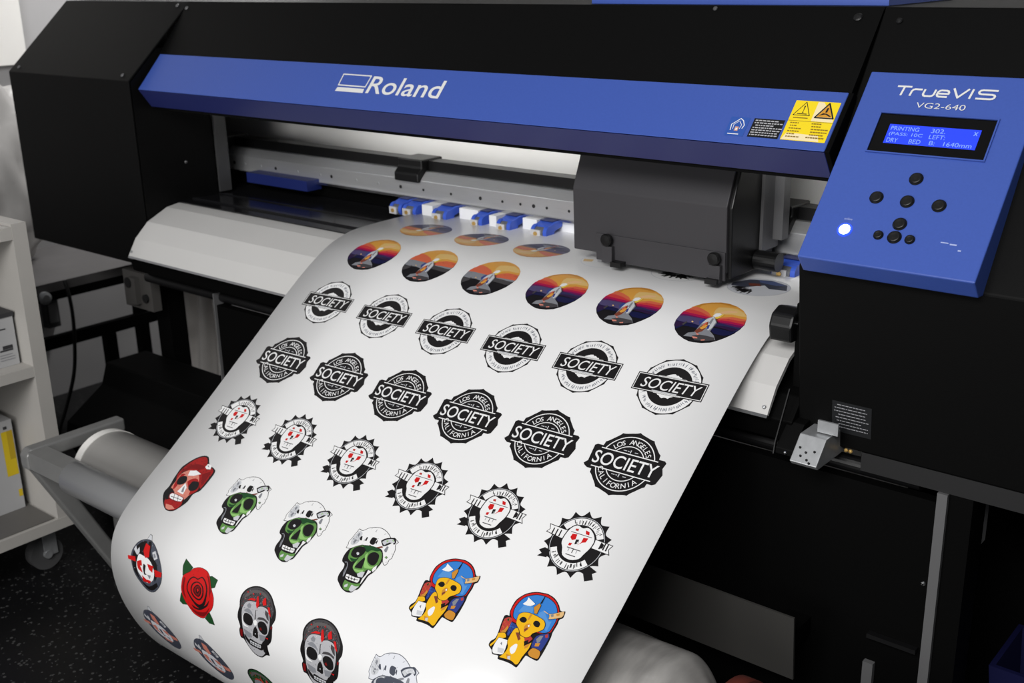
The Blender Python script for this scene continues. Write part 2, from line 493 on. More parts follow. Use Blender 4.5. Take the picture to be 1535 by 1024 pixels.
ART = {
 'green_skull': [
  ('white',('black',6),[(-569,416),(-484,408),(-410,481),(-297,536),(-163,563),(-37,544),(62,504),(122,471),(179,495),(245,475),(306,450),(281,396),(334,316),(355,224),(368,165),(342,135),(353,68),(329,24),(284,29),(227,79),(118,195),(-48,200),(-294,184),(-379,139),(-462,70),(-495,46),(-581,33),(-586,102),(-607,138),(-595,230),(-583,323)]),
  ('lgrey',0,[(-576,208),(-559,316),(-528,386),(-459,366),(-431,288),(-421,190),(-488,122),(-547,130)]),
  ('mgrey',0,[(-525,167),(-508,232),(-474,222),(-479,154)]),
  ('mgrey',0,[(-527,298),(-518,353),(-486,335),(-483,277)]),
  ('black',0,[(-444,262),(-445,305),(-417,315),(-380,248),(-408,238)]),
  ('black',0,[(-326,267),(-327,332),(-302,334),(-290,265)]),
  ('black',0,[(-211,264),(-227,338),(-202,372),(-115,370),(-122,346),(-106,273),(-137,247)]),
  ('black',0,[(-108,301),(-102,354),(-82,339),(-72,278)]),
  ('black',0,[(-26,366),(17,420),(114,471),(205,483),(261,431),(248,384),(195,408),(155,351),(80,296),(27,320)]),
  ('lgrey',0,[(8,356),(56,413),(170,463),(238,423),(217,402),(143,389),(80,318)]),
  ('lgreen',0,[(68,399),(103,418),(103,375)]),
  ('lgreen',0,[(165,447),(207,448),(200,424)]),
  ('mgrey',0,[(137,245),(146,320),(181,318),(203,226),(177,217)]),
  ('mgrey',0,[(231,137),(246,171),(290,158),(281,127)]),
  ('brown',0,[(-177,233),(-66,222),(54,287),(87,277),(-45,197),(-173,206)]),
  ('black',0,[(-491,41),(-379,139),(-267,194),(-137,226),(-8,236),(98,231),(188,150),(238,55),(230,-61),(209,-160),(166,-232),(161,-310),(151,-424),(136,-491),(84,-531),(55,-580),(-44,-606),(-166,-583),(-258,-535),(-340,-482),(-372,-396),(-367,-296),(-395,-221),(-472,-192),(-505,-131),(-514,-48),(-504,14)]),
  ('green',0,[(-459,45),(-388,129),(-244,187),(-92,170),(18,202),(118,195),(186,120),(217,18),(200,-87),(161,-143),(78,-146),(31,-234),(-74,-272),(-203,-221),(-230,-146),(-210,-24),(-239,-52),(-293,-133),(-401,-108),(-446,-23)]),
  ('dgreen',0,[(-280,167),(-137,226),(89,221),(36,180),(-83,159),(-140,102)]),
  ('lgreen',0,[(-131,48),(-105,101),(-77,25),(-23,-41),(82,-88),(161,-59),(135,-111),(8,-143),(-40,-105)]),
  ('dgreen',0,[(-384,-87),(-285,-80),(-218,-56),(-240,-114),(-316,-127)]),
  ('lgreen',0,[(-221,-157),(-200,-78),(-186,-158),(-167,-222),(-31,-200),(13,-170),(9,-228),(-105,-256),(-192,-217)]),
  ('black',0,[(-418,16),(-410,92),(-334,148),(-235,155),(-179,117),(-180,45),(-223,-29),(-303,-58),(-385,-44)]),
  ('lgrey',0,[(-318,23),(-303,46),(-265,43),(-249,12),(-279,-3)]),
  ('black',0,[(-64,29),(-69,99),(-8,150),(76,152),(131,115),(160,26),(147,-42),(78,-61),(-4,-34)]),
  ('black',0,[(-179,-198),(-156,-90),(-117,10),(-83,-21),(-54,-109),(-35,-174),(-106,-192)]),
  ('white',0,[(-236,-349),(-189,-343),(-70,-341),(47,-328),(63,-368),(50,-404),(-49,-409),(-203,-415)]),
  ('black',0,[(-216,-378),(-92,-377),(43,-354),(48,-364),(-84,-387),(-210,-389)]),
  ('black',0,[(-182,-347),(-169,-347),(-139,-408),(-152,-410)]),
  ('black',0,[(-119,-345),(-105,-344),(-76,-405),(-89,-406)]),
  ('black',0,[(-50,-344),(-37,-344),(-11,-405),(-24,-405)]),
  ('green',0,[(-182,-520),(-194,-442),(-102,-449),(7,-436),(99,-402),(115,-369),(129,-460),(93,-500),(44,-546),(-31,-580),(-118,-579)]),
  ('lgrey',0,[(-147,-521),(-98,-475),(-77,-523),(-122,-553)]),
  ('lgrey',0,[(-17,-555),(-19,-467),(68,-469),(125,-445),(92,-521),(48,-571)]),
  ('white',0,[(100,-152),(177,-158),(140,-242),(134,-362),(123,-410),(100,-319),(114,-231)]),
  ('lgrey',0,[(-52,-278),(13,-212),(68,-206),(83,-298),(-4,-316)]),
  ('white',0,[(165,-85),(199,-23),(228,-90),(204,-155),(165,-128)]),
  ('mgrey',0,[(-416,-185),(-369,-168),(-310,-218),(-260,-383),(-269,-414),(-309,-345),(-339,-229),(-377,-200)]),
  ('black',0,[(-400,-194),(-366,-182),(-323,-223),(-289,-359),(-340,-232)]),
 ],
 'red_skull': [
  ('black',0,[(-479,59),(-486,227),(-362,437),(-211,568),(-44,598),(105,477),(351,409),(386,254),(362,-42),(262,-158),(263,-319),(190,-464),(89,-584),(-101,-619),(-305,-507),(-444,-349),(-431,-200),(-463,-63)]),
  ('red',0,[(-447,61),(-435,222),(-338,414),(-188,545),(-52,566),(87,451),(309,396),(337,259),(330,-12),(140,91),(30,223),(-248,218),(-385,132),(-359,-63)]),
  ('dred',0,[(-428,118),(-331,298),(-150,397),(69,403),(-10,315),(-238,264),(-370,145)]),
  ('dred',0,[(114,250),(275,364),(303,228),(303,41)]),
  ('pink',0,[(-365,-73),(-368,116),(-212,238),(30,223),(169,101),(280,-70),(195,-200),(149,-317),(-29,-416),(-242,-365),(-363,-198)]),
  ('red',0,[(-353,-111),(-358,107),(-266,128),(-292,-8),(-252,-141),(-279,-233)]),
  ('red',0,[(-90,16),(-14,104),(119,127),(289,-25),(271,-114),(174,-207),(136,-117),(0,-58)]),
  ('red',0,[(-278,-478),(-290,-331),(-54,-392),(153,-364),(174,-449),(74,-569),(-114,-596)]),
  ('pink',0,[(-195,-519),(-24,-502),(95,-535),(-37,-598),(-132,-590)]),
  ('black',0,[(-366,-303),(-334,-209),(-188,-265),(-182,-406),(-272,-456)]),
  ('white',0,[(-220,219),(-78,273),(93,243),(-42,158),(-188,119)]),
  ('white',0,[(-119,-127),(-106,-22),(8,-97),(40,-239),(-145,-230)]),
  ('mgrey',0,[(-80,-126),(-67,-80),(14,-199),(-47,-211)]),
  ('black',0,[(-331,-62),(-330,44),(-197,95),(-115,8),(-155,-72),(-262,-111)]),
  ('black',0,[(24,-59),(35,57),(185,85),(261,-14),(222,-93),(115,-124)]),
  ('dred',0,[(-259,-370),(-252,-286),(118,-287),(153,-364),(19,-408),(-203,-413)]),
  ('white',0,[(-251,-335),(-214,-294),(104,-295),(122,-366),(4,-393),(-202,-392)]),
  ('black',0,[(-208,-354),(99,-333),(104,-344),(-203,-364)]),
  ('black',0,[(-159,-292),(-147,-293),(-79,-400),(-95,-402)]),
  ('black',0,[(-46,-292),(-34,-292),(32,-388),(16,-389)]),
  ('white',0,[(67,394),(80,469),(201,470),(226,390),(132,368)]),
  ('mgrey',0,[(95,432),(134,448),(161,411)]),
 ],
 'round_badge': [
  ('lgrey',('black',5),[(-143,363),(-101,523),(-39,518),(28,416),(-20,350)]),
  ('steel',('black',6),[(-467,24),(-373,259),(-216,386),(13,429),(256,316),(458,111),(525,-103),(442,-306),(241,-478),(32,-510),(-176,-415),(-358,-258)]),
  ('black',0,[(-419,22),(-332,237),(-197,357),(-95,378),(-81,111),(-249,92),(-274,-88),(-162,-336),(57,-406),(-59,-411),(-328,-247)]),
  ('black',0,[(-48,393),(33,400),(114,205),(321,101),(384,-81),(305,-247),(224,37),(24,143)]),
  ('black',0,[(-109,-373),(115,-404),(362,-245),(403,-302),(219,-448),(43,-468)]),
  ('lgrey',0,[(-395,149),(-358,229),(-300,161),(-255,233),(-221,152),(-274,77)]),
  ('lgrey',0,[(141,247),(208,301),(326,197),(242,137)]),
  ('mgrey',0,[(179,225),(217,253),(273,204),(229,173)]),
  ('white',0,[(-267,-51),(-227,116),(-54,119),(126,90),(278,-48),(260,-227),(68,-347),(-109,-281),(-239,-182)]),
  ('red',0,[(-114,202),(-104,348),(32,331),(81,144),(-31,99)]),
  ('red',0,[(-555,-10),(-322,35),(-290,-52),(-535,-74)]),
  ('red',0,[(-252,-29),(-129,27),(-91,-64),(-147,-82),(-60,-186),(-211,-155)]),
  ('red',0,[(57,18),(159,23),(248,28),(233,-97),(128,-69)]),
  ('red',0,[(-83,-244),(47,-282),(202,-264),(156,-327),(-48,-351)]),
  ('red',0,[(280,-20),(513,-5),(502,-94),(332,-140)]),
  ('black',0,[(-52,-17),(19,-28),(9,-170),(67,-186),(-8,-211),(-51,-120)]),
  ('mgrey',0,[(78,-182),(192,-162),(163,-242)]),
 ],
 'rose': [
  ('dgreen',('black',4),[(-562,295),(-546,426),(-286,343),(-373,198),(-504,133)]),
  ('dgreen',('black',4),[(118,311),(237,363),(408,348),(391,208),(254,138)]),
  ('dgreen',('black',4),[(-542,-354),(-495,-173),(-405,-149),(-282,-333),(-455,-382)]),
  ('dgreen',('black',4),[(176,-424),(318,-249),(399,-340),(447,-455),(289,-478)]),
  ('red',('black',4),[(-502,19),(-483,150),(-333,263),(-279,332),(-123,402),(75,401),(201,328),(299,185),(414,31),(403,-152),(275,-299),(126,-444),(-123,-456),(-267,-377),(-415,-255),(-493,-128)]),
  ('dred',0,[(-466,31),(-454,127),(-408,116),(-411,-84),(-334,-227),(-415,-186),(-463,-101)]),
  ('dred',0,[(101,376),(214,284),(318,127),(299,-8),(233,195)]),
  ('dred',0,[(-262,-340),(-55,-369),(214,-287),(317,-166),(265,-286),(122,-409),(-89,-418)]),
  ('black',0,[(-339,-60),(-313,120),(-204,214),(-84,214),(12,277),(138,228),(225,96),(193,-159),(38,-279),(-159,-216)]),
  ('red',0,[(-309,-49),(-284,110),(-196,194),(-76,194),(12,254),(115,208),(192,85),(149,-112),(29,-214),(-139,-179)]),
  ('black',0,[(-226,-38),(-200,92),(-66,168),(91,132),(136,-14),(37,-138),(-131,-129)]),
  ('red',0,[(-195,-28),(-171,82),(-59,148),(66,114),(99,-11),(24,-112),(-113,-99)]),
  ('black',0,[(-155,-14),(-121,72),(-40,121),(55,78),(64,-16),(1,-84),(-106,-67)]),
  ('dred',0,[(-131,-6),(-99,67),(-35,104),(32,65),(33,-17),(-12,-65),(-87,-48)]),
  ('black',0,[(-81,34),(-30,83),(23,36),(-16,-36),(-69,-28)]),
  ('red',0,[(-60,34),(-24,62),(-1,27),(-31,-9)]),
  ('black',0,[(-177,-281),(6,-291),(214,-162),(304,-39),(265,-158),(57,-307),(-128,-326)]),
 ],
 'gray_skull': [
  ('black',0,[(-480,109),(-508,220),(-495,327),(-419,439),(-290,518),(-134,553),(31,539),(173,483),(298,389),(385,302),(415,179),(372,81),(387,19),(398,-130),(367,-229),(291,-293),(339,-468),(244,-498),(122,-592),(-13,-617),(-136,-579),(-249,-489),(-330,-416),(-409,-409),(-439,-281),(-413,-217),(-491,-85),(-496,18)]),
  ('dgrey',0,[(-449,120),(-474,222),(-459,325),(-397,425),(-276,498),(-132,533),(23,515),(155,465),(262,377),(331,284),(320,163),(227,265),(133,300),(-6,269),(-172,289),(-333,244),(-410,99)]),
  ('grey4',0,[(-423,265),(-395,360),(-293,446),(-140,490),(20,483),(139,420),(88,420),(-85,447),(-243,411),(-348,324)]),
  ('lgrey2',0,[(-406,83),(-349,221),(-243,274),(-98,297),(-66,232),(42,277),(169,278),(247,221),(305,92),(303,-79),(237,-172),(202,-274),(167,-416),(262,-415),(128,-566),(-8,-595),(-131,-558),(-233,-473),(-285,-370),(-333,-241),(-368,-112)]),
  ('mgrey',0,[(-307,185),(-266,241),(-204,219),(-209,167),(-270,155)]),
  ('mgrey',0,[(-353,84),(-267,147),(-153,118),(-95,53),(-167,79),(-298,77)]),
  ('dgrey',0,[(-4,51),(35,98),(156,123),(267,95),(263,60),(167,85),(57,64)]),
  ('dgrey',0,[(-82,176),(-66,182),(-37,39),(-61,28)]),
  ('dgrey',0,[(143,253),(229,232),(280,116),(230,132),(157,191)]),
  ('white',0,[(-89,-13),(-38,31),(10,13),(6,-48),(-46,-67)]),
  ('white',0,[(-362,12),(-336,38),(-355,-55),(-301,-123),(-179,-150),(-310,-162),(-365,-93)]),
  ('mgrey',0,[(-320,-219),(-122,-235),(-96,-297),(-176,-328),(-255,-321)]),
  ('mgrey',0,[(83,-177),(260,-146),(215,-251),(112,-272)]),
  ('black',0,[(-343,-16),(-328,41),(-256,69),(-147,52),(-93,-15),(-120,-93),(-222,-121),(-317,-94)]),
  ('black',0,[(34,-4),(87,49),(187,59),(262,9),(279,-87),(208,-139),(103,-117),(50,-67)]),
  ('dred',0,[(84,-72),(118,-42),(150,-82),(113,-96)]),
  ('black',0,[(-75,-253),(-62,-142),(-19,-74),(39,-123),(65,-236),(35,-266),(-17,-258)]),
  ('lgrey',0,[(-24,-199),(6,-184),(2,-215)]),
  ('black',0,[(-293,-299),(-167,-380),(-150,-336),(-20,-341),(136,-335),(189,-261),(214,-323),(156,-439),(20,-453),(-150,-453),(-260,-389)]),
  ('lgrey',0,[(-148,-369),(-22,-364),(129,-356),(118,-413),(-3,-428),(-143,-423)]),
  ('black',0,[(-148,-397),(-12,-393),(124,-382),(124,-390),(-13,-403),(-149,-407)]),
  ('black',0,[(-95,-367),(-85,-366),(-100,-429),(-110,-429)]),
  ('black',0,[(-35,-365),(-24,-365),(-40,-435),(-51,-436)]),
  ('black',0,[(30,-362),(41,-362),(26,-429),(15,-430)]),
  ('black',0,[(82,-360),(93,-360),(81,-420),(71,-421)]),
  ('black',0,[(202,-256),(338,-169),(342,-256),(278,-316),(301,-465),(262,-471),(192,-424)]),
  ('red',0,[(-333,261),(-245,328),(-143,342),(-144,311),(-250,289)]),
  ('red',0,[(-132,380),(-108,405),(-20,282),(-52,212),(-93,257)]),
  ('red',0,[(25,398),(64,437),(135,334),(69,300),(25,347)]),
  ('red',0,[(176,314),(227,323),(315,191),(247,221)]),
  ('dred',0,[(-399,-248),(-333,-241),(-338,-372),(-392,-374)]),
  ('dred',0,[(352,58),(389,62),(388,12),(358,13)]),
  ('red',0,[(-393,378),(-369,403),(-349,379)]),
  ('red',0,[(-255,390),(-232,415),(-208,388)]),
  ('red',0,[(-105,458),(-79,458),(-75,425)]),
  ('red',0,[(237,-172),(325,-157),(314,-182)]),
 ],
 'pharaoh': [
  ('black',0,[(-424,-423),(-429,-359),(-385,-288),(-402,-173),(-431,-63),(-449,54),(-420,79),(-376,82),(-406,139),(-422,243),(-412,344),(-345,452),(-265,517),(-173,561),(-68,584),(15,594),(148,570),(260,505),(330,438),(407,454),(425,355),(386,313),(397,238),(394,104),(411,32),(424,-147),(418,-318),(393,-347),(261,-343),(201,-341),(176,-505),(157,-545),(61,-533),(-55,-535),(-176,-545),(-197,-502),(-294,-515),(-340,-468)]),
  ('red',0,[(-388,132),(-405,222),(-395,334),(-337,439),(-257,503),(-165,548),(-60,571),(21,580),(146,553),(252,488),(327,397),(364,278),(368,133),(354,88),(175,16),(-277,25),(-329,73)]),
  ('black',0,[(-340,124),(-369,214),(-358,318),(-314,418),(-233,485),(-139,530),(-28,548),(86,541),(201,501),(286,424),(350,296),(355,161),(341,88),(248,38),(21,27),(-289,70)]),
  ('blue',0,[(-330,128),(-357,213),(-347,314),(-305,412),(-225,477),(-133,521),(-25,539),(83,532),(195,493),(278,418),(339,295),(343,163),(330,92),(244,44),(17,33),(-282,78)]),
  ('lblue',0,[(-280,189),(-243,340),(-87,331),(-55,235),(-168,225)]),
  ('lblue',0,[(33,283),(95,347),(242,230),(289,248),(300,93),(252,100),(228,184),(68,229)]),
  ('mred',0,[(-380,-165),(-419,10),(-349,65),(-292,47),(-279,-84),(-296,-172),(-368,-201)]),
  ('dgold',0,[(-361,-177),(-325,-129),(-313,-57),(-279,-84),(-284,-167)]),
  ('dgreen',0,[(-376,14),(-350,54),(-337,2)]),
  ('navy',0,[(-288,8),(-201,1),(-137,-27),(-191,-103),(-214,-193),(-253,-168)]),
  ('navy',0,[(194,-149),(202,-26),(343,70),(388,22),(388,-135),(375,-206),(241,-221)]),
  ('mgrey',0,[(218,-73),(248,-7),(294,11),(291,-96),(263,-121)]),
  ('mred',0,[(311,31),(344,58),(371,15),(340,-4)]),
  ('dgold',0,[(240,-130),(309,-102),(313,-153),(255,-176)]),
  ('dgold',('black',4),[(207,-293),(242,-201),(378,-205),(408,-298),(382,-329),(261,-332)]),
  ('gold',('black',4),[(-415,-413),(-371,-309),(-386,-208),(-284,-167),(-224,-224),(-316,-300),(-350,-374),(-376,-437)]),
  ('white',('black',4),[(-334,-459),(-348,-366),(-335,-261),(-243,-251),(-179,-246),(-141,-349),(-129,-464),(-277,-506)]),
  ('lgrey',0,[(-265,-399),(-156,-382),(-143,-448),(-230,-463)]),
  ('mgrey',0,[(-264,-333),(-248,-300),(-220,-354)]),
  ('gold',('black',4),[(-181,-266),(-191,-103),(-171,-44),(-125,-34),(-44,-111),(51,-120),(105,-226),(184,-133),(200,-238),(172,-385),(168,-489),(133,-519),(35,-496),(-170,-520),(-126,-428),(-125,-343)]),
  ('dgold',0,[(-92,-434),(-8,-426),(20,-492),(-40,-491)]),
  ('dgold',0,[(110,-222),(171,-158),(170,-224),(131,-266)]),
  ('white',0,[(-78,-330),(-34,-251),(4,-258),(24,-361),(-9,-407),(-56,-380)]),
  ('lgrey',0,[(-48,-455),(-11,-433),(17,-487),(-34,-488)]),
  ('mred',0,[(39,-125),(118,-66),(169,-92),(141,-157),(102,-199)]),
  ('brown',0,[(-130,-106),(-83,-87),(-3,-162),(-25,-197)]),
  ('black',0,[(64,-174),(120,-125),(136,-172),(104,-224)]),
  ('gold',('black',4),[(-229,72),(-243,151),(-199,203),(-113,233),(-39,238),(68,233),(170,218),(229,171),(246,96),(196,34),(129,-22),(109,-82),(53,-118),(-40,-113),(-113,-48),(-194,4)]),
  ('black',0,[(-190,87),(-170,136),(-118,149),(-72,120),(-84,74),(-137,64)]),
  ('black',0,[(46,113),(54,159),(108,171),(155,142),(157,93),(103,81)]),
  ('dgold',0,[(-55,18),(-30,82),(18,88),(28,38),(9,-23),(-12,-58)]),
  ('white',0,[(-13,56),(4,76),(22,52),(7,37)]),
  ('brown',0,[(-34,-14),(-1,26),(19,7),(-7,-43)]),
  ('dgold',0,[(-72,215),(-40,234),(-42,145),(-66,115)]),
  ('dgold',('black',3),[(-85,332),(-28,425),(12,397),(23,259),(-20,246)]),
  ('black',0,[(-20,425),(-11,540),(-2,538),(5,421)]),
  ('white',0,[(-273,312),(-238,380),(-244,435),(-167,410),(-87,383),(-144,327)]),
  ('tan',('black',3),[(101,339),(176,325),(252,354),(398,451),(414,353),(233,250),(209,311)]),
  ('mgrey',0,[(227,324),(261,351),(287,321),(259,297)]),
  ('dgold',0,[(302,367),(348,398),(362,364),(326,340)]),
 ],
 'sun_traced': [
  ('s_black',0,[(-64,-461),(70,-445),(211,-399),(314,-325),(406,-234),(490,-128),(540,-3),(554,123),(507,279),(447,382),(330,494),(176,579),(6,627),(-146,617),(-285,561),(-409,478),(-498,356),(-561,210),(-599,63),(-600,-75),(-573,-181),(-500,-286),(-388,-377),(-260,-432),(-148,-461)]),
  ('s_red',0,[(-561,210),(-498,356),(-409,478),(-253,442),(-89,241),(-64,133),(-336,162),(-530,199)]),
  ('s_orange',0,[(-529,324),(-498,356),(-409,478),(-285,561),(-146,617),(6,627),(176,579),(330,494),(447,382),(507,279),(514,242),(260,257),(109,187),(36,126),(-72,168),(-170,255),(-333,326),(-446,352)]),
  ('s_dorange',0,[(-498,356),(-409,478),(-285,561),(-146,617),(6,627),(176,579),(158,547),(6,562),(-155,569),(-272,517),(-391,426),(-395,348)]),
  ('s_tan',0,[(-79,245),(-108,381),(-90,455),(45,493),(215,509),(390,426),(473,328),(345,316),(222,325),(82,278),(59,191),(8,155)]),
  ('s_pale',0,[(8,325),(113,415),(257,433),(277,397),(163,347),(42,285)]),
  ('s_red2',0,[(-589,151),(-555,242),(-436,250),(-272,222),(-73,149),(-70,122),(-246,133),(-424,144)]),
  ('s_mag',0,[(-598,82),(-588,161),(-428,153),(-255,149),(-64,133),(-122,87),(-294,90),(-472,101)]),
  ('s_plum',0,[(-597,28),(-598,86),(-474,104),(-297,95),(-148,89),(-159,67),(-352,64),(-501,65)]),
  ('s_violet',0,[(-595,-74),(-596,37),(-475,64),(-281,67),(-139,73),(-130,-28),(-141,-97),(-298,-75),(-459,-94)]),
  ('s_navy',0,[(-581,-151),(-593,-77),(-463,-87),(-294,-82),(-141,-97),(-153,-163),(-323,-162),(-406,-168),(-497,-270)]),
  ('s_plum2',0,[(-558,-193),(-588,-97),(-470,-97),(-395,-77),(-424,-157),(-508,-226)]),
  ('s_red',0,[(55,114),(109,187),(260,257),(514,252),(531,199),(414,190),(228,187),(95,126)]),
  ('s_red2',0,[(53,95),(127,155),(252,185),(414,190),(533,190),(549,121),(428,120),(263,123),(133,101)]),
  ('s_mag',0,[(76,75),(136,117),(283,129),(424,127),(549,121),(548,81),(419,72),(264,78),(130,64)]),
  ('s_plum',0,[(109,58),(264,78),(417,77),(545,80),(540,31),(409,26),(260,42),(118,43)]),
  ('s_indigo',0,[(87,34),(260,42),(407,29),(535,29),(516,-66),(393,-77),(242,-55),(96,-47)]),
  ('s_plum2',0,[(119,-24),(284,-2),(462,-9),(514,-19),(441,-79),(294,-65),(124,-56)]),
  ('s_navy',0,[(98,-95),(208,-81),(401,-91),(509,-76),(443,-172),(348,-212),(183,-211),(96,-158)]),
  ('s_blue',0,[(-199,-14),(-170,64),(-118,79),(-120,-25),(-149,-83)]),
  ('mgrey',0,[(-288,-381),(-250,-296),(-151,-255),(-145,-177),(-141,-97),(-130,-28),(-106,101),(-21,184),(102,39),(98,-95),(93,-175),(204,-251),(272,-336),(101,-323),(-94,-360)]),
  ('lgrey',0,[(-135,-63),(-109,64),(-27,173),(79,49),(87,-98),(54,-170),(-6,-124),(-18,-13),(-89,-17)]),
  ('mgrey',0,[(-26,1),(-24,126),(5,117),(28,-33)]),
  ('s_blue',0,[(-16,-62),(18,-36),(43,-126),(14,-150)]),
  ('brown',0,[(-158,-242),(-118,-138),(-78,-14),(-43,31),(0,-90),(-32,-208),(-95,-270)]),
  ('s_orange',0,[(-111,-152),(-65,-60),(-13,-45),(-17,-126),(-64,-171)]),
  ('s_red',0,[(-99,-85),(-76,4),(-47,-5),(-60,-91)]),
  ('dgrey',0,[(-151,-345),(-59,-291),(80,-284),(225,-290),(262,-339),(135,-387),(-60,-424)]),
  ('pink',0,[(-145,-355),(-52,-349),(-28,-372),(-102,-391)]),
  ('pink',0,[(33,-385),(97,-361),(106,-383),(48,-403)]),
  ('pink',0,[(-123,-263),(-38,-286),(-73,-310)]),
  ('white',0,[(-51,175),(-39,258),(17,287),(72,264),(55,199),(3,163)]),
  ('yellow',0,[(6,136),(66,222),(102,285),(106,236),(66,136)]),
  ('dgrey',0,[(-442,-146),(-403,-63),(-377,-88),(-406,-168)]),
  ('tan',0,[(-325,-49),(-312,-29),(-279,-45),(-289,-69)]),
 ],
}

# ================================================================== SETTING
def build_setting():
    bm = bmesh.new()
    add_box(bm, -3.49, 2.6, -1.6, 2.62, -0.05, 0.0)
    struct(finish('floor', bm, floor_material()))
    wm = wall_material()
    struct(finish('wall_left', box(-3.59, -3.49, -1.6, 2.62, 0.0, 2.9), wm))
    struct(finish('wall_back', box(-3.59, 2.6, 2.62, 2.72, 0.0, 2.9), mat('white_painted_wall', (232, 231, 229), 0.8, spec=0.2, var=0.03, vscale=2.5)))
    # bright white board standing against the left wall
    struct(finish('trim_1', box(-3.489, -3.46, 1.30, 1.815, 1.085, 2.3, 0.004), mat('white_trim_paint', (240, 238, 234), 0.5)))
build_setting()

# ================================================================== PRINTER
PX0, PX1 = -2.435, -0.70          # opening between the two end covers
printer = thing('wide_format_printer', (-1.55, 1.75, 0.0),
                'large black and blue wide-format inkjet printer feeding out the sheet of stickers', 'printer')
P = printer

# ---- left end cover: folded sheet metal, open towards the carriage bay behind the end wall
def left_cover():
    t = 0.004
    bm = bmesh.new()
    x0, x1 = -2.996, -2.435
    # front, slope, top as one folded sheet
    outer = [(1.515, 0.655), (1.515, 1.105), (1.706, 1.277), (2.12, 1.277), (2.12, 0.655)]
    inner = [(2.116, 0.659), (2.116, 1.273), (1.708, 1.273), (1.519, 1.103), (1.519, 0.659)]
    add_prism(bm, outer[:4] + [(2.12, 1.273), (1.708, 1.273), (1.519, 1.103), (1.519, 0.655)], x0, x1)
    bmesh.ops.recalc_face_normals(bm, faces=bm.faces)
    bvl(bm, 0.0025, 2, [e for e in bm.edges if len(e.link_faces) == 2 and e.calc_face_angle(0) > 0.5])
    # outer side and inner side walls
    add_prism(bm, [(1.518, 0.656), (1.518, 1.104), (1.707, 1.275), (2.118, 1.275), (2.118, 0.656)], x0 + 0.0005, x0 + t)
    add_prism(bm, [(1.521, 0.656), (1.521, 1.102), (1.60, 1.174), (1.735, 1.174), (1.735, 0.656)], x1 - 0.014, x1 - 0.0008)
    add_box(bm, x0 + t, x1 - 0.02, 1.52, 2.11, 0.656, 0.660)
    return bm
lc = finish('left_cover', left_cover(), BLACK, P)
rc_prof = [(1.497, 0.66), (1.463, 0.935), (1.700, 1.277), (2.12, 1.277), (2.12, 0.66)]
rc = finish('right_cover', prism(rc_prof, PX1, 0.30, 0.0025), BLACK, P)
finish('front_cover', prism([(1.601, 1.155), (1.7025, 1.277), (2.12, 1.277), (2.12, 1.272), (1.70, 1.272), (1.606, 1.155)], PX0 + 0.001, PX1 - 0.002, 0.0), BLACK, P)
finish('cover_end_plate', prism([(1.606, 1.045), (1.6015, 1.155), (1.7030, 1.2765), (2.118, 1.2765), (2.118, 1.045)], PX1 - 0.0050, PX1 - 0.0022), BLACKD, P)
finish('rear_top_band', box(-1.26, PX1 - 0.01, 1.735, 2.0, 1.2772, 1.297, 0.002), BLUE, P, label='blue band along the rear top edge')

# cover screws
def screw(p, n, r=0.006, m=SCREWM, parent=P, name='screw'):
    return finish(name, lathe(Vector(p) + Vector(n).normalized() * 0.0002, n, [(0, r), (0.0012, r), (0.0026, r * 0.72), (0.0030, r * 0.3)], 14), m, parent, smooth=False)
sl = (0, -0.683, 0.731)
ns = (0, -0.822, 0.569)
for x in (-2.960, -2.475):
    screw((x, 1.527, 1.116), sl, 0.005, SCREWM, lc)
screw((-2.468, 1.694, 1.267), sl, 0.005, SCREWM, lc)
screw((-2.425, 1.690, 1.262), (0, -0.77, 0.64), 0.005, SCREWM)
screw((-0.737, 1.690, 1.262), (0, -0.77, 0.64), 0.007, BLACKP)
screw((-0.985, 1.698, 1.272), (0, -0.77, 0.64), 0.004, SCREWM)
screw((-0.672, 1.686, 1.258), ns, 0.005, BLACKP, rc)
screw((-0.690, 1.512, 1.008), ns, 0.004, SCREWM, rc)
screw((-2.425, 1.64, 0.90), (1, 0, 0), 0.004, SCREWM, lc)

# ---- blue front bar (hinged front cover lip)
bar = finish('front_bar', prism([(1.530, 1.0855), (1.601, 1.162), (1.606, 1.158), (1.606, 1.080), (1.560, 1.080)], PX0 + 0.012, PX1 - 0.004, 0.0015), BLUE, P,
             label='blue metallic front bar')
finish('bar_lip', prism([(1.5312, 1.0845), (1.560, 1.0797), (1.606, 1.0797), (1.606, 1.045), (1.561, 1.043)], PX0 + 0.012, PX1 - 0.004, 0.0008), mat('navy_lip_colour', (38, 45, 100), 0.36, spec=0.4), bar, label='dark navy lower strip of the bar')  # lower strip coloured a darker navy than the bar
finish('bar_end_cap', prism([(1.5305, 1.0855), (1.6008, 1.1612), (1.610, 1.158), (1.610, 1.036), (1.562, 1.036), (1.5615, 1.043)], PX1 - 0.0038, PX1 + 0.004, 0.0008), BLACKD, bar)
finish('bar_gasket', prism([(1.566, 1.037), (1.606, 1.037), (1.606, 1.0445), (1.566, 1.0425)], PX0 + 0.014, PX1 - 0.004), BLACKD, P)
B0 = Vector((0, 1.530, 1.0855)); BW = Vector((0, 0.071, 0.0765)).normalized(); BN = Vector((0, -0.0765, 0.071)).normalized()
def on_bar(x, y, l):
    return B0 + Vector((x, 0, 0)) + BW * y + BN * l

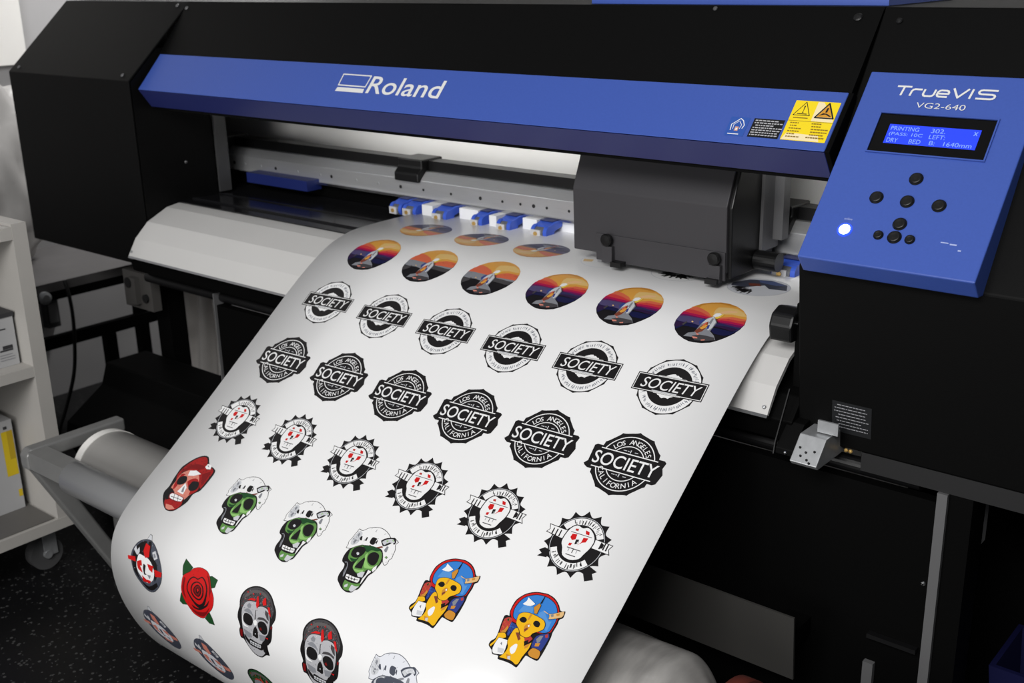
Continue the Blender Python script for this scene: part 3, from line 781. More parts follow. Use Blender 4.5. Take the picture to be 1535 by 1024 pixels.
shp = []
v, f = text_fit('Roland', -1.676, -1.481, 0.0385, 0.0795, 0.008)
shp.append(('tri', v, f, 0))
flat_on('maker_lettering', on_bar, shp, SILVER, bar, label='silver maker name lettering')
ic = [(-1.7645, 0.080), (-1.684, 0.0795), (-1.6845, 0.0530), (-1.7625, 0.0535)]
shp = [('poly', q, 0) for q in stroke(ic, 0.0028, True)] + [('poly', [(-1.7615, 0.0482), (-1.6845, 0.0482), (-1.6825, 0.0385), (-1.763, 0.0385)], 0)]
flat_on('maker_emblem', on_bar, shp, SILVER, bar, label='silver outlined screen emblem')

# stickers on the bar: yellow hazard label, dark notice, blue pictogram
def hazard_label():
    x0, x1, y0, y1 = -0.7785, -0.7085, 0.0145, 0.0850
    xm = (x0 + x1) / 2 + 0.0005; ym = 0.049
    s = [('poly', rect(x0, x1, y0, y1), 0), ('poly', rect(xm, x1 - 0.001, ym + 0.001, y1 - 0.001), 1),
         ('poly', [(xm + 0.009, y1 - 0.001), (x1 - 0.001, y1 - 0.001), (x1 - 0.001, ym + 0.004)], 0),
         ('poly', [(x0 + 0.001, 0.0155), (x1 - 0.010, 0.0155), (x1 - 0.014, 0.0255), (x0 + 0.006, 0.0275)], 1),  # pale glare painted along the label's bottom
         ('poly', rect(x0, x1, ym - 0.0004, ym + 0.0004), 2)]
    T = [(x0 + 0.004, ym + 0.010), (x0 + 0.030, ym + 0.010), (x0 + 0.0175, ym + 0.0335)]
    s += [('poly', q, 3) for q in stroke(T, 0.0011, True)]
    s += [('poly', [(x0 + 0.0166, ym + 0.027), (x0 + 0.0186, ym + 0.027), (x0 + 0.0180, ym + 0.018), (x0 + 0.0172, ym + 0.018)], 3),
          ('poly', rect(x0 + 0.0166, x0 + 0.0186, ym + 0.0145, ym + 0.0165), 3),
          ('poly', rect(x0 + 0.0095, x0 + 0.0250, ym + 0.0118, ym + 0.0132), 3), ('poly', rect(x0 + 0.006, x0 + 0.029, ym + 0.0045, ym + 0.0062), 2)]
    T2 = [(xm + 0.0035, ym + 0.0075), (xm + 0.0320, ym + 0.0075), (xm + 0.0180, ym + 0.0335)]
    s += [('poly', [(xm + 0.006, ym + 0.009), (xm + 0.0295, ym + 0.009), (xm + 0.0180, ym + 0.031)], 4)]
    s += [('poly', q, 3) for q in stroke(T2, 0.0022, True)]
    s += [('poly', [(xm + 0.008, ym + 0.011), (xm + 0.014, ym + 0.016), (xm + 0.020, ym + 0.0155), (xm + 0.028, ym + 0.011), (xm + 0.025, ym + 0.0105), (xm + 0.018, ym + 0.014)], 3),
          ('poly', [(xm + 0.0165, ym + 0.0175), (xm + 0.0195, ym + 0.0175), (xm + 0.0200, ym + 0.026), (xm + 0.0170, ym + 0.025)], 3)]
    rnd = random.Random(3)
    for cx in (x0 + 0.003, xm + 0.003):
        for row in range(6):
            yy = 0.0455 - row * 0.0049
            w = rnd.uniform(0.012, 0.028)
            off = rnd.uniform(0.0, 0.004)
            xx = cx + off
            while xx < cx + w:
                ww = rnd.uniform(0.0015, 0.0042)
                s.append(('poly', rect(xx, xx + ww, yy - 0.0012, yy + 0.0006), 2))
                xx += ww + 0.0010
    return flat_on('hazard_label', on_bar, s, [YELLOW, CREAM, mat('label_brown_print', (140, 112, 30), 0.5), HOLE, mat('label_amber', (214, 150, 40), 0.4)], bar,
                   label='yellow hazard label with two warning triangles')
hazard_label()

def notice_label():
    s = [('poly', rect(-0.8325, -0.7825, 0.0145, 0.0480), 0)]
    rnd = random.Random(5)
    for row in range(7):
        yy = 0.0445 - row * 0.0044
        xx = -0.8295 + (0.003 if row == 2 else 0)
        while xx < -0.7855 - (0.012 if row in (0, 2) else 0):
            ww = rnd.uniform(0.002, 0.006)
            s.append(('poly', rect(xx, xx + ww, yy - 0.0010, yy + 0.0010), 1))
            xx += ww + 0.0013
    return flat_on('notice_label', on_bar, s, [BLACKP, mat('label_grey_print', (176, 176, 180), 0.5)], bar, label='dark grey notice label with pale lines of print')
notice_label()

def pictogram_label():
    s = [('poly', rect(-0.8715, -0.8395, 0.0140, 0.0480), 0)]
    arch = [(-0.8645, 0.024), (-0.866, 0.034), (-0.860, 0.040), (-0.8545, 0.0455), (-0.849, 0.042), (-0.8445, 0.034), (-0.846, 0.028)]
    s += [('poly', q, 1) for q in stroke(arch, 0.0013)]
    s += [('poly', q, 1) for q in stroke([(-0.861, 0.026), (-0.862, 0.034), (-0.855, 0.041), (-0.849, 0.034), (-0.850, 0.027)], 0.0008)]
    s += [('poly', rect(-0.8665, -0.848, 0.0165, 0.0180), 1), ('poly', rect(-0.858, -0.852, 0.023, 0.0305), 2), ('poly', rect(-0.8565, -0.8535, 0.0245, 0.028), 1)]
    return flat_on('pictogram_label', on_bar, s, [mat('label_blue', (44, 84, 168), 0.4), WHITEP, mat('label_peach', (214, 160, 130), 0.5)], bar, label='small blue label with white outlined pictogram')
pictogram_label()
screw((-0.722, 1.568, 1.053), (0, -0.77, -0.3), 0.003, HOLE, bar)

# ---- operation panel (raised blue wedge on the right cover)
E0 = Vector((-0.685, 1.4247, 0.9577)); EW = Vector((0, 0.663, 0.748)).normalized(); EN = Vector((0, -0.748, 0.663)).normalized()
def on_panel(x, y, l):
    return E0 + Vector((x, 0, 0)) + EW * y + EN * l
ptop = E0 + EW * 0.3108
panel = finish('control_panel', prism([(E0.y, E0.z), (ptop.y, ptop.z), (ptop.y + 0.012, ptop.z - 0.012), (1.470, 0.931), (1.446, 0.933)], -0.685, -0.4435, 0.0018), BLUE, P,
               label='blue sloping control panel with display')
def wide_letters():
    """squared extended capitals and small letters drawn as strokes; x 0..1 per letter, y 0..1."""
    L = {'T': [[(0, 1), (1, 1)], [(.5, 1), (.5, 0)]],
         'r': [[(0, 0), (0, .50), (.10, .68), (.28, .74), (1, .74)]],
         'u': [[(0, .74), (0, .22), (.10, .06), (.26, 0), (.74, 0), (.90, .06), (1, .22), (1, .74)]],
         'e': [[(.02, .37), (1, .37), (1, .52), (.90, .68), (.74, .74), (.26, .74), (.10, .68), (0, .52), (0, .22), (.10, .06), (.26, 0), (.96, 0)]],
         'V': [[(0, 1), (.5, 0), (1, 1)]], 'I': [[(.5, 1), (.5, 0)]],
         'S': [[(1, 1), (.20, 1), (.06, .94), (0, .82), (0, .70), (.06, .58), (.20, .52), (.80, .52), (.94, .46), (1, .34), (1, .18), (.94, .06), (.80, 0), (0, 0)]]}
    out = []
    for ch, x0, x1 in (('T', .0460, .0650), ('r', .0685, .0815), ('u', .0860, .1010), ('e', .1055, .1205), ('V', .1250, .1450), ('I', .1490, .1530), ('S', .1600, .1830)):
        for st in L[ch]:
            pts = [(x0 + a * (x1 - x0) + 0.0020 * b, 0.2730 + b * 0.0142) for a, b in st]
            out += [('poly', q, 0) for q in stroke(pts, 0.0029)]
    return out
flat_on('panel_lettering', on_panel, wide_letters() + [('tri',) + text_fit('VG2-640', 0.0830, 0.1510, 0.2525, 0.2615, -0.006, 0.0) + (0,)],
        SILVER, panel, label='silver model lettering on the panel')

# recessed display: bezel frame with inner walls, glass-black surround and lit screen
def frame2d(x0, x1, y0, y1, ix0, ix1, iy0, iy1, lo, hi, mapper):
    bm = bmesh.new()
    O = [(x0, y0), (x1, y0), (x1, y1), (x0, y1)]; I = [(ix0, iy0), (ix1, iy0), (ix1, iy1), (ix0, iy1)]
    ot = [bm.verts.new(mapper(x, y, hi)) for x, y in O]; ob = [bm.verts.new(mapper(x, y, lo)) for x, y in O]
    it = [bm.verts.new(mapper(x, y, hi)) for x, y in I]; ib = [bm.verts.new(mapper(x, y, lo)) for x, y in I]
    for i in range(4):
        j = (i + 1) % 4
        bm.faces.new((ot[i], ot[j], it[j], it[i]))
        bm.faces.new((it[i], it[j], ib[j], ib[i]))
        bm.faces.new((ob[j], ob[i], ib[i], ib[j]))
        bm.faces.new((ot[j], ot[i], ob[i], ob[j]))
    return bm
lcd = flat_on('display', on_panel, [('poly', rect(0.0395, 0.1990, 0.1770, 0.2405), 0)], mat('display_black', (5, 5, 6), 0.3, spec=0.12), panel, 0.0005, label='black display window')
bz = frame2d(0.0375, 0.2010, 0.1750, 0.2425, 0.0395, 0.1990, 0.1770, 0.2405, 0.0002, 0.0026, on_panel)
finish('bezel', bz, BLUE, lcd)
scr = [('poly', rect(0.0575, 0.1830, 0.1920, 0.2235), 0)]
for k, (row, s_, xa, xb) in enumerate([(0, 'PRINTING', 0.061, 0.1005), (0, '302.', 0.1175, 0.1370), (0, '\u00d7', 0.1745, 0.1795), (1, '(PASS: 10C', 0.061, 0.1080), (1, 'LEFT:', 0.1175, 0.1390),
                                       (2, 'DRY', 0.061, 0.0765), (2, 'BED', 0.0925, 0.1085), (2, 'B:', 0.1205, 0.1280), (2, '1640mm', 0.1400, 0.1775)]):
    y1 = 0.2205 - row * 0.0098
    vv, ff = text_fit(s_, xa, xb, y1 - 0.0068, y1, 0.0)
    scr.append(('tri', vv, ff, 1))
flat_on('screen', on_panel, scr, [LCDBLUE, LCDTXT], lcd, 0.0009, label='lit blue screen with pale characters')

def button(x, y, r):
    return finish('button', lathe(on_panel(x, y, 0.0002), EN, [(0, r * 1.12), (0.0008, r * 1.12), (0.0010, r), (0.0030, r * 0.97), (0.0042, r * 0.78), (0.0036, r * 0.55), (0.0036, 0.0001)], 24), BLACKP, panel, smooth=True)
for x, y in ((0.1215, 0.1400), (0.0780, 0.1050), (0.1210, 0.1040), (0.1640, 0.1030), (0.1225, 0.0690), (0.1220, 0.0485)):
    button(x, y, 0.0086)
for x, y in ((0.1000, 0.0485), (0.1430, 0.0480)):
    button(x, y, 0.0062)
pl = finish('indicator_lamp', lathe(on_panel(0.0520, 0.0500, 0.0002), EN, [(0, 0.0105), (0.0012, 0.0102), (0.0014, 0.008)], 24), LEDRING, panel, label='blue glowing indicator ring')
finish('lamp_lens', lathe(on_panel(0.0520, 0.0500, 0.0014), EN, [(0, 0.0080), (0.0012, 0.0070), (0.0022, 0.0040), (0.0025, 0.0003)], 24), LED, pl, smooth=True)
PALEP = mat('pale_blue_print', (168, 180, 222), 0.5)
flat_on('lamp_caption', on_panel, [('tri',) + text_fit('online', 0.0455, 0.0570, 0.0655, 0.0690) + (0,)], PALEP, panel)
for xa, xb, ya, yb in ((0.183, 0.193, 0.0495, 0.0510), (0.195, 0.204, 0.0480, 0.0500), (0.2075, 0.2115, 0.0405, 0.0425)):
    flat_on('panel_mark', on_panel, [('poly', rect(xa, xb, ya, yb), 0)], PALEP, panel)

# rating plate on the right cover's front face
RN = Vector((0, -0.992, -0.123)).normalized(); RU = Vector((0, 1.497 - 1.463, 0.66 - 0.935)).normalized() * -1
def on_right(x, y, l):
    t = (y - 0.66) / (0.935 - 0.66)
    return Vector((x, 1.497 + (1.463 - 1.497) * t, y)) + RN * l
s = [('poly', rect(-0.646, -0.586, 0.685, 0.7345), 0)]
rnd = random.Random(11)
for row in range(8):
    yy = 0.7290 - row * 0.0050
    xx = -0.643 + rnd.uniform(0, 0.010)
    e = -0.589 - rnd.uniform(0, 0.012)
    while xx < e:
        ww = rnd.uniform(0.002, 0.007)
        s.append(('poly', rect(xx, min(xx + ww, e), yy - 0.0006, yy + 0.0007), 1))
        xx += ww + 0.001
flat_on('rating_plate', on_right, s, [mat('plate_black', (26, 27, 29), 0.4), mat('plate_print', (150, 150, 154), 0.5)], rc, label='small black plate with grey printed lines')

# ---- carriage bay
finish('bay_rear_panel', box(-2.98, -0.62, 2.0, 2.012, 0.70, 1.26), RWALL, P)
for xa, xb, pw in ((-2.16, -1.29, 0.88), (-0.875, -0.735, 0.18)):  # unseen light bars added to brighten the bay's rear panel
    bl = finish('bay_fill_bar', box(xa, xb, 1.610, 1.628, 1.050, 1.064, 0.002), WHITEP, P)
    finish('fill_diffuser', box(xa + 0.005, xb - 0.005, 1.6285, 1.6305, 1.051, 1.063), mat('fill_diffuser', (240, 240, 240), 0.5, emit=(255, 252, 246), estr=2.0), bl)
    area('bay_fill_light', ((xa + xb) / 2, 1.634, 1.057), ((xa + xb) / 2, 2.0, 1.02), xb - xa - 0.02, 0.010, pw, (1.0, 0.99, 0.97), 100)
finish('platen', boxes([(-2.72, PX1 - 0.001, 1.615, 1.990, 0.770, 0.8045)], 0.003), GLOSSB, P, label='glossy black platen')
finish('platen_ridge', boxes([(-2.70, PX1 - 0.002, 1.655, 1.668, 0.8046, 0.8085), (-2.70, PX1 - 0.002, 1.735, 1.742, 0.8046, 0.8070)], 0.001), GLOSSB, P)
fb = finish('apron', prism([(1.625, 0.8015), (1.610, 0.802), (1.577, 0.797), (1.519, 0.771), (1.481, 0.737), (1.457, 0.699), (1.460, 0.694), (1.487, 0.733), (1.524, 0.766), (1.580, 0.790), (1.612, 0.795), (1.625, 0.795)],
                           -2.433, -0.733), APRON, P, label='off-white faceted apron under the sheet')
finish('apron_trim', prism([(1.4572, 0.6985), (1.4545, 0.6945), (1.4600, 0.6905), (1.4625, 0.6950)], -2.433, -0.733), CHROME, fb)
for xx in (-2.425, -0.741):
    screw((xx, 1.4615, 0.7085), (0, -0.84, 0.53), 0.003, STEEL, fb)
finish('front_beam', prism([(1.470, 0.690), (1.500, 0.722), (1.610, 0.760), (1.74, 0.765), (1.74, 0.640), (1.515, 0.640), (1.478, 0.655)], PX0 - 0.02, PX1 + 0.001, 0.002), BLACKD, P)

# Y rail: aluminium extrusion with holes, guide rod above
rail = finish('carriage_rail', prism([(1.840, 0.8445), (1.840, 0.884), (1.858, 0.9025), (1.960, 0.9025), (1.960, 0.8445)], -2.62, PX1 - 0.001, 0.0012), ALU, P, label='bright aluminium carriage rail')
finish('rail_lip', box(-2.62, PX1 - 0.002, 1.832, 1.845, 0.8415, 0.8470, 0.001), CHROME, rail)
for i, x in enumerate((-2.50, -2.455, -2.39, -2.33, -2.245, -2.16, -2.118, -2.03, -1.955, -1.88, -1.807, -1.722, -1.635, -1.572, -1.522, -1.486, -1.451, -1.393, -1.31, -0.86, -0.80, -0.765)):
    finish('rail_screw' if i % 3 else 'rail_hole', lathe((x, 1.8398, 0.864), (0, -1, 0), [(-0.001, 0.0042 if i % 3 == 0 else 0.0032), (0.0006, 0.0042 if i % 3 == 0 else 0.0030)], 12), HOLE if (i % 3 == 0 or x > -1.9) else STEEL, rail)
finish('guide_rail', boxes([(-2.62, PX1 - 0.003, 1.868, 1.905, 0.9030, 0.9260)], 0.002), BLACKP, P)
for xa, xb in ((-1.892, -1.815), (-0.957, -0.900), (-2.60, -2.53)):
    finish('cable_guide_clip', prism([(1.862, 0.878), (1.832, 0.880), (1.832, 0.8985), (1.846, 0.9110), (1.846, 0.9300), (1.915, 0.9300), (1.915, 0.904), (1.862, 0.904)], xa, xb, 0.003), BLACKP, P)
finish('pressure_plate', box(-1.80, PX1 - 0.004, 1.846, 1.875, 0.8085, 0.8435, 0.002), WHITEP, P, label='white strip under the rail')
finish('pressure_plate_dark', box(-2.62, -1.83, 1.862, 1.880, 0.8060, 0.8435, 0.002), BLACKD, P)

def pinch_roller(x, w, blue=BLUEP, cap=GOLDM):
    r = finish('pinch_roller', prism([(1.846, 0.842), (1.822, 0.842), (1.800, 0.836), (1.791, 0.824), (1.796, 0.8125), (1.806, 0.8105), (1.814, 0.821), (1.846, 0.829)], x - w / 2, x + w / 2, 0.002), blue, P,
               label='blue pinch roller arm')
    for sx in (-1, 1):
        xc = x + sx * (w / 2 - 0.004)
        finish('cheek', cyl((xc - 0.0045, 1.803, 0.8230), (xc + 0.0045, 1.803, 0.8230), 0.0142, n=20, b=0.002), blue, r)
    finish('roller_wheel', cyl((x - w / 2 + 0.009, 1.802, 0.8212), (x + w / 2 - 0.009, 1.802, 0.8212), 0.0134, n=20), mat('roller_grey', (96, 98, 104), 0.5), r)
    finish('axle_plate', box(x - w * 0.46, x + w * 0.16, 1.7865, 1.7905, 0.8130, 0.8290, 0.001), mat('pale_cap', (196, 196, 200), 0.4), r)
    finish('brass_pin', cyl((x - w * 0.14, 1.7865, 0.8210), (x - w * 0.14, 1.7845, 0.8210), 0.0046, n=14), cap, r, label='brass pin')
    finish('spring_plate', box(x - w * 0.40, x + w * 0.40, 1.815, 1.845, 0.8424, 0.8438, 0.0004), NAVYP, r)
    return r
for rx, rw in ((-1.850, 0.036), (-1.806, 0.040), (-1.714, 0.042), (-1.604, 0.030), (-1.529, 0.036), (-1.434, 0.040), (-0.885, 0.044), (-0.752, 0.034)):
    pinch_roller(rx, rw)
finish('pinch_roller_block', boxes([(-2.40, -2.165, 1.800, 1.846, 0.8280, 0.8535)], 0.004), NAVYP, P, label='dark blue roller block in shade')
finish('end_bracket', box(-2.4345, -2.429, 1.7365, 1.772, 0.81, 1.04, 0.001), mat('bay_bracket_steel', (74, 74, 75), 0.45, metal=0.3), P)
for xa, xb, ya in ((-1.775, -1.742, 1.80), (-1.680, -1.625, 1.82), (-1.576, -1.556, 1.80), (-1.500, -1.462, 1.82)):
    finish('roller_gap_block', box(xa, xb, ya, 1.846, 0.8140, 0.8410, 0.002), WHITEP, P)

# ---- print carriage
cx0, cx1 = -1.2455, -0.926
car = finish('print_carriage', prism([(1.660, 0.8425), (1.6565, 0.958), (1.699, 1.062), (1.830, 1.062), (1.830, 0.912), (1.826, 0.8425)], cx0, cx1, 0.0018), CARR, P, label='charcoal print carriage over the sheet')
finish('carriage_skirt', prism([(1.6585, 0.8300), (1.6560, 0.8800), (1.662, 0.8800), (1.664, 0.8300)], cx0 + 0.052, cx1 - 0.0005, 0.0008), CARR, car)
finish('side_panel', prism([(1.668, 0.832), (1.664, 0.955), (1.704, 1.058), (1.780, 1.058), (1.780, 0.832)], cx1 - 0.004, cx1 + 0.006, 0.002), BLACKP, car)
finish('carriage_bracket', boxes([(cx1 + 0.0065, cx1 + 0.012, 1.762, 1.822, 0.862, 1.045), (cx1 + 0.0065, cx1 + 0.030, 1.800, 1.824, 0.878, 1.040)], 0.001), mat('dark_steel', (110, 110, 112), 0.45, metal=0.5), car, label='steel bracket at the carriage side')
finish('carriage_motor', cyl((cx1 + 0.007, 1.755, 0.850), (cx1 + 0.050, 1.755, 0.850), 0.017, n=24, b=0.002), BLACKP, car)
for kx, kz in ((-1.163, 0.8725), (-0.9420, 0.8700)):
    k = finish('knob', lathe((kx, 1.6565, kz), (0, -1, 0), [(0, 0.0075), (0.004, 0.0075), (0.0045, 0.0105), (0.012, 0.0115), (0.0145, 0.0095), (0.0150, 0.0001)], 24), BLACKP, car, smooth=False)
    finish('knob_stem', boxes([(kx - 0.011, kx + 0.011, 1.6480, 1.6575, kz - 0.042, kz - 0.012)], 0.002), CARR, car)
for xa, xb in ((-1.150, -1.128), (-0.955, -0.932)):
    finish('cutter_holder', box(xa, xb, 1.640, 1.658, 0.8260, 0.8350, 0.002), BLACKP, car)

# ---- media edge clamp and bits below the right cover
finish('media_clamp', prism([(1.505, 0.800), (1.500, 0.825), (1.508, 0.842), (1.530, 0.850), (1.560, 0.842), (1.560, 0.810), (1.535, 0.800)], -0.7615, -0.7235, 0.004), BLACKP, P, label='black media clamp at the sheet edge')
screw((-0.7232, 1.520, 0.828), (1, 0, 0), 0.004, CHROME)
finish('cover_post', prism([(1.520, 0.66), (1.520, 0.86), (1.600, 0.86), (1.60, 0.66)], -0.7265, -0.7005, 0.002), BLACKD, P)
sg = finish('side_gusset', prism([(1.440, 0.650), (1.440, 0.660), (1.476, 0.690), (1.500, 0.693), (1.500, 0.650)], -0.7085, -0.6810, 0.001), BLACK, P)
finish('gusset_edge', prism([(1.436, 0.650), (1.440, 0.668), (1.478, 0.740), (1.482, 0.740), (1.446, 0.668), (1.442, 0.650)], -0.7105, -0.7088), BLACKP, sg)
screw((-0.692, 1.4396, 0.655), (0, -1, 0.1), 0.003, CHROME, sg)
sb = finish('sensor_bracket', prism([(1.425, 0.648), (1.418, 0.655), (1.448, 0.688), (1.520, 0.688), (1.520, 0.648)], -0.6745, -0.6330, 0.0012), STEEL, P, label='bare steel bracket under the right cover')
finish('bracket_flange', boxes([(-0.6550, -0.6235, 1.4630, 1.4665, 0.690, 0.7085)], 0.0006), STEEL, sb)
for xx, zz in ((-0.666, 0.672), (-0.655, 0.668), (-0.650, 0.660), (-0.643, 0.671), (-0.661, 0.663), (-0.645, 0.657)):
    yy = 1.418 + (zz - 0.655) / 0.033 * 0.030
    screw((xx, yy, zz), (0, -0.74, 0.67), 0.0018, HOLE, sb)
for xx in (-0.624, -0.617):
    screw((xx, 1.4996, 0.656), (0, -1, 0), 0.0032, GOLDM)

# ---- base beam, stand
finish('base_beam', boxes([(-0.600, 0.30, 1.4985, 2.05, 0.6305, 0.6595)], 0.002), mat('dark_grey_beam', (24, 24, 25), 0.5), P)
finish('lower_rail', cyl((-2.46, 1.520, 0.628), (-0.515, 1.520, 0.628), 0.013, n=20), BLACKP, P)
finish('stand_panel', boxes([(-2.158, -0.4865, 1.500, 1.520, 0.06, 0.612)], 0.002), BLACKD, P)
finish('panel_edge', boxes([(-2.1615, -2.1585, 1.494, 1.520, 0.30, 0.640)], 0.0005), STRIPG, P)
finish('stand_side_plate', boxes([(-2.212, -2.163, 1.530, 1.545, 0.30, 0.638)], 0.002), BLACKD, P)
screw((-0.492, 1.4996, 0.480), (0, -1, 0), 0.004, CHROME)
finish('inner_ledge', boxes([(-0.565, -0.4900, 1.488, 1.4995, 0.366, 0.3730)], 0.001), BLACKP, P)
finish('lower_bracket', boxes([(-0.5680, -0.5520, 1.490, 1.4995, 0.10, 0.322)], 0.001), STRIPG, P)
lg = finish('stand_leg', box(-0.4690, -0.4360, 1.500, 1.560, 0.05, 0.6300, 0.002), BLACKD, P)
finish('leg_trim', boxes([(-0.4840, -0.4695, 1.4930, 1.5600, 0.05, 0.6300)], 0.001), STRIPG, lg, label='pale grey edge of the stand leg')
finish('stand_leg', box(-2.605, -2.545, 1.62, 1.67, 0.05, 0.6400, 0.002), BLACKD, P)
finish('stand_foot', prism([(1.480, 0.375), (1.460, 0.320), (1.350, 0.250), (1.340, 0.200), (1.420, 0.04), (1.440, 0.0), (1.98, 0.0), (1.98, 0.06), (1.60, 0.375)], -2.650, -2.164, 0.004), BLACKD, P)
finish('stand_foot', prism([(1.36, 0.0), (1.36, 0.05), (1.58, 0.05), (1.58, 0.0)], -0.50, -0.37, 0.004), BLACKD, P)
finish('rear_dark_box', box(-0.62, 0.28, 1.76, 1.98, 0.02, 0.6290, 0.003), BLACKD, P)  # added black box that keeps the gap behind the leg dark
finish('inner_arm', box(-0.4530, -0.4370, 1.5640, 1.580, 0.535, 0.630, 0.001), mat('dim_steel_arm', (120, 120, 121), 0.5), P)
finish('feed_bracket', boxes([(-2.645, -2.520, 1.560, 1.585, 0.515, 0.612), (-2.60, -2.57, 1.545, 1.561, 0.53, 0.60)], 0.004), mat('dim_grey_bracket', (78, 76, 74), 0.5), P)
finish('feed_bracket_hole', cyl((-2.545, 1.5610, 0.548), (-2.545, 1.5530, 0.548), 0.011, n=18), HOLE, P)
finish('feed_bracket_hole', cyl((-2.60, 1.5590, 0.585), (-2.60, 1.5430, 0.585), 0.014, n=18), HOLE, P)
finish('waste_tray', prism([(1.400, 0.412), (1.404, 0.412), (1.414, 0.300), (1.410, 0.300)], -1.72, -0.6430, 0.0), PANELG, P, label='dark grey lower tray sheet')
for xx in (-1.70, -0.70):
    finish('tray_bracket', box(xx, xx + 0.04, 1.415, 1.50, 0.33, 0.36, 0.002), BLACKD, P)

# ================================================================== PRINTED SHEET
SHEET_PROFILE = [(1.95,-.532),(1.80,-.532),(1.70,-.532),(1.62,-.5345),(1.566,-.546),(1.518,-.567),(1.442,-.617),(1.329,-.7045),(1.222,-.787),(1.12,-.865),(1.048,-.916),(1.0,-.955),(.974,-.989),(.962,-1.03),(.961,-1.07),(.968,-1.115),(.982,-1.160),(1.006,-1.214),(1.043,-1.269),(1.08,-1.296),(1.125,-1.306),(1.175,-1.297),(1.228,-1.262),(1.262,-1.20),(1.279,-1.12),(1.2805,-1.027)]
def dense_profile(Pn, n=14):
    Pn = [Vector((a, b + 1.35)) for a, b in Pn]
    out = []
    for i in range(len(Pn) - 1):
        p0 = Pn[max(i - 1, 0)]; p1 = Pn[i]; p2 = Pn[i + 1]; p3 = Pn[min(i + 2, len(Pn) - 1)]
        for k in range(n):
            t = k / n
            out.append(0.5 * ((2 * p1) + (-p0 + p2) * t + (2 * p0 - 5 * p1 + 4 * p2 - p3) * t * t + (-p0 + 3 * p1 - 3 * p2 + p3) * t ** 3))
    out.append(Pn[-1])
    for _ in range(12):
        out = [out[0]] + [out[i - 1] * 0.25 + out[i] * 0.5 + out[i + 1] * 0.25 for i in range(1, len(out) - 1)] + [out[-1]]
    return out
DP = dense_profile(SHEET_PROFILE)
DS = [0.0]
for a, b in zip(DP, DP[1:]):
    DS.append(DS[-1] + (b - a).length)
def sheet_point(u, v, lift=0.0):
    v = max(0.0, min(DS[-1] - 1e-6, v))
    lo, hi = 0, len(DS) - 1
    while hi - lo > 1:
        m = (lo + hi) // 2
        if DS[m] <= v: lo = m
        else: hi = m
    t = (v - DS[lo]) / (DS[hi] - DS[lo])
    q = DP[lo].lerp(DP[hi], t)
    # smoothly varying normal
    def tang(i):
        a = DP[max(i - 1, 0)]; b = DP[min(i + 1, len(DP) - 1)]
        return (b - a).normalized()
    d = (tang(lo).lerp(tang(hi), t)).normalized()
    n = Vector((0, d.y, -d.x))          # outer face
    return Vector((u, q.x, q.y)) + n * lift

SX0, SX1 = -1.80, -0.778
def build_sheet():
    bm = bmesh.new()
    vs = [DS[-1] * i / 420 for i in range(421)]
    for top in (0,):
        rows = []
        for v in vs:
            rows.append([bm.verts.new(sheet_point(SX0 + (SX1 - SX0) * k / 4, v, 0)) for k in range(5)])
        low = []
        for v in vs:
            low.append([bm.verts.new(sheet_point(SX0 + (SX1 - SX0) * k / 4, v, -0.0004)) for k in range(5)])
    for i in range(420):
        for k in range(4):
            bm.faces.new((rows[i][k], rows[i + 1][k], rows[i + 1][k + 1], rows[i][k + 1]))
            bm.faces.new((low[i][k], low[i][k + 1], low[i + 1][k + 1], low[i + 1][k]))
        bm.faces.new((rows[i][0], low[i][0], low[i + 1][0], rows[i + 1][0]))
        bm.faces.new((rows[i][4], rows[i + 1][4], low[i + 1][4], low[i][4]))
    for k in range(4):
        bm.faces.new((rows[0][k], rows[0][k + 1], low[0][k + 1], low[0][k]))
        bm.faces.new((rows[-1][k], low[-1][k], low[-1][k + 1], rows[-1][k + 1]))
    for f in bm.faces:
        f.smooth = True
    for e in bm.edges:
        if len(e.link_faces) == 2 and e.calc_face_angle(0) > 1.0:
            e.smooth = False
    return finish('printed_vinyl_sheet', bm, VINYL)
sheet = build_sheet()
tag(sheet, 'wide glossy white vinyl sheet printed with rows of stickers, coming out of the printer', 'printed sheet')

def inset_poly(pts, d):
    """move a polygon's outline inwards by d."""
    n = len(pts)
    area_ = sum(pts[i][0] * pts[(i + 1) % n][1] - pts[(i + 1) % n][0] * pts[i][1] for i in range(n))
    s = 1 if area_ > 0 else -1
    out = []
    for i in range(n):
        p = Vector(pts[i]); a = Vector(pts[i - 1]); b = Vector(pts[(i + 1) % n])
        e1 = (p - a).normalized(); e2 = (b - p).normalized()
        n1 = Vector((-e1.y, e1.x)) * s; n2 = Vector((-e2.y, e2.x)) * s
        m = n1 + n2
        if m.length < 1e-6:
            out.append(tuple(p + n1 * d)); continue
        m.normalize()
        k = d / max(0.45, m.dot(n1))
        out.append(tuple(p + m * k))
    return out

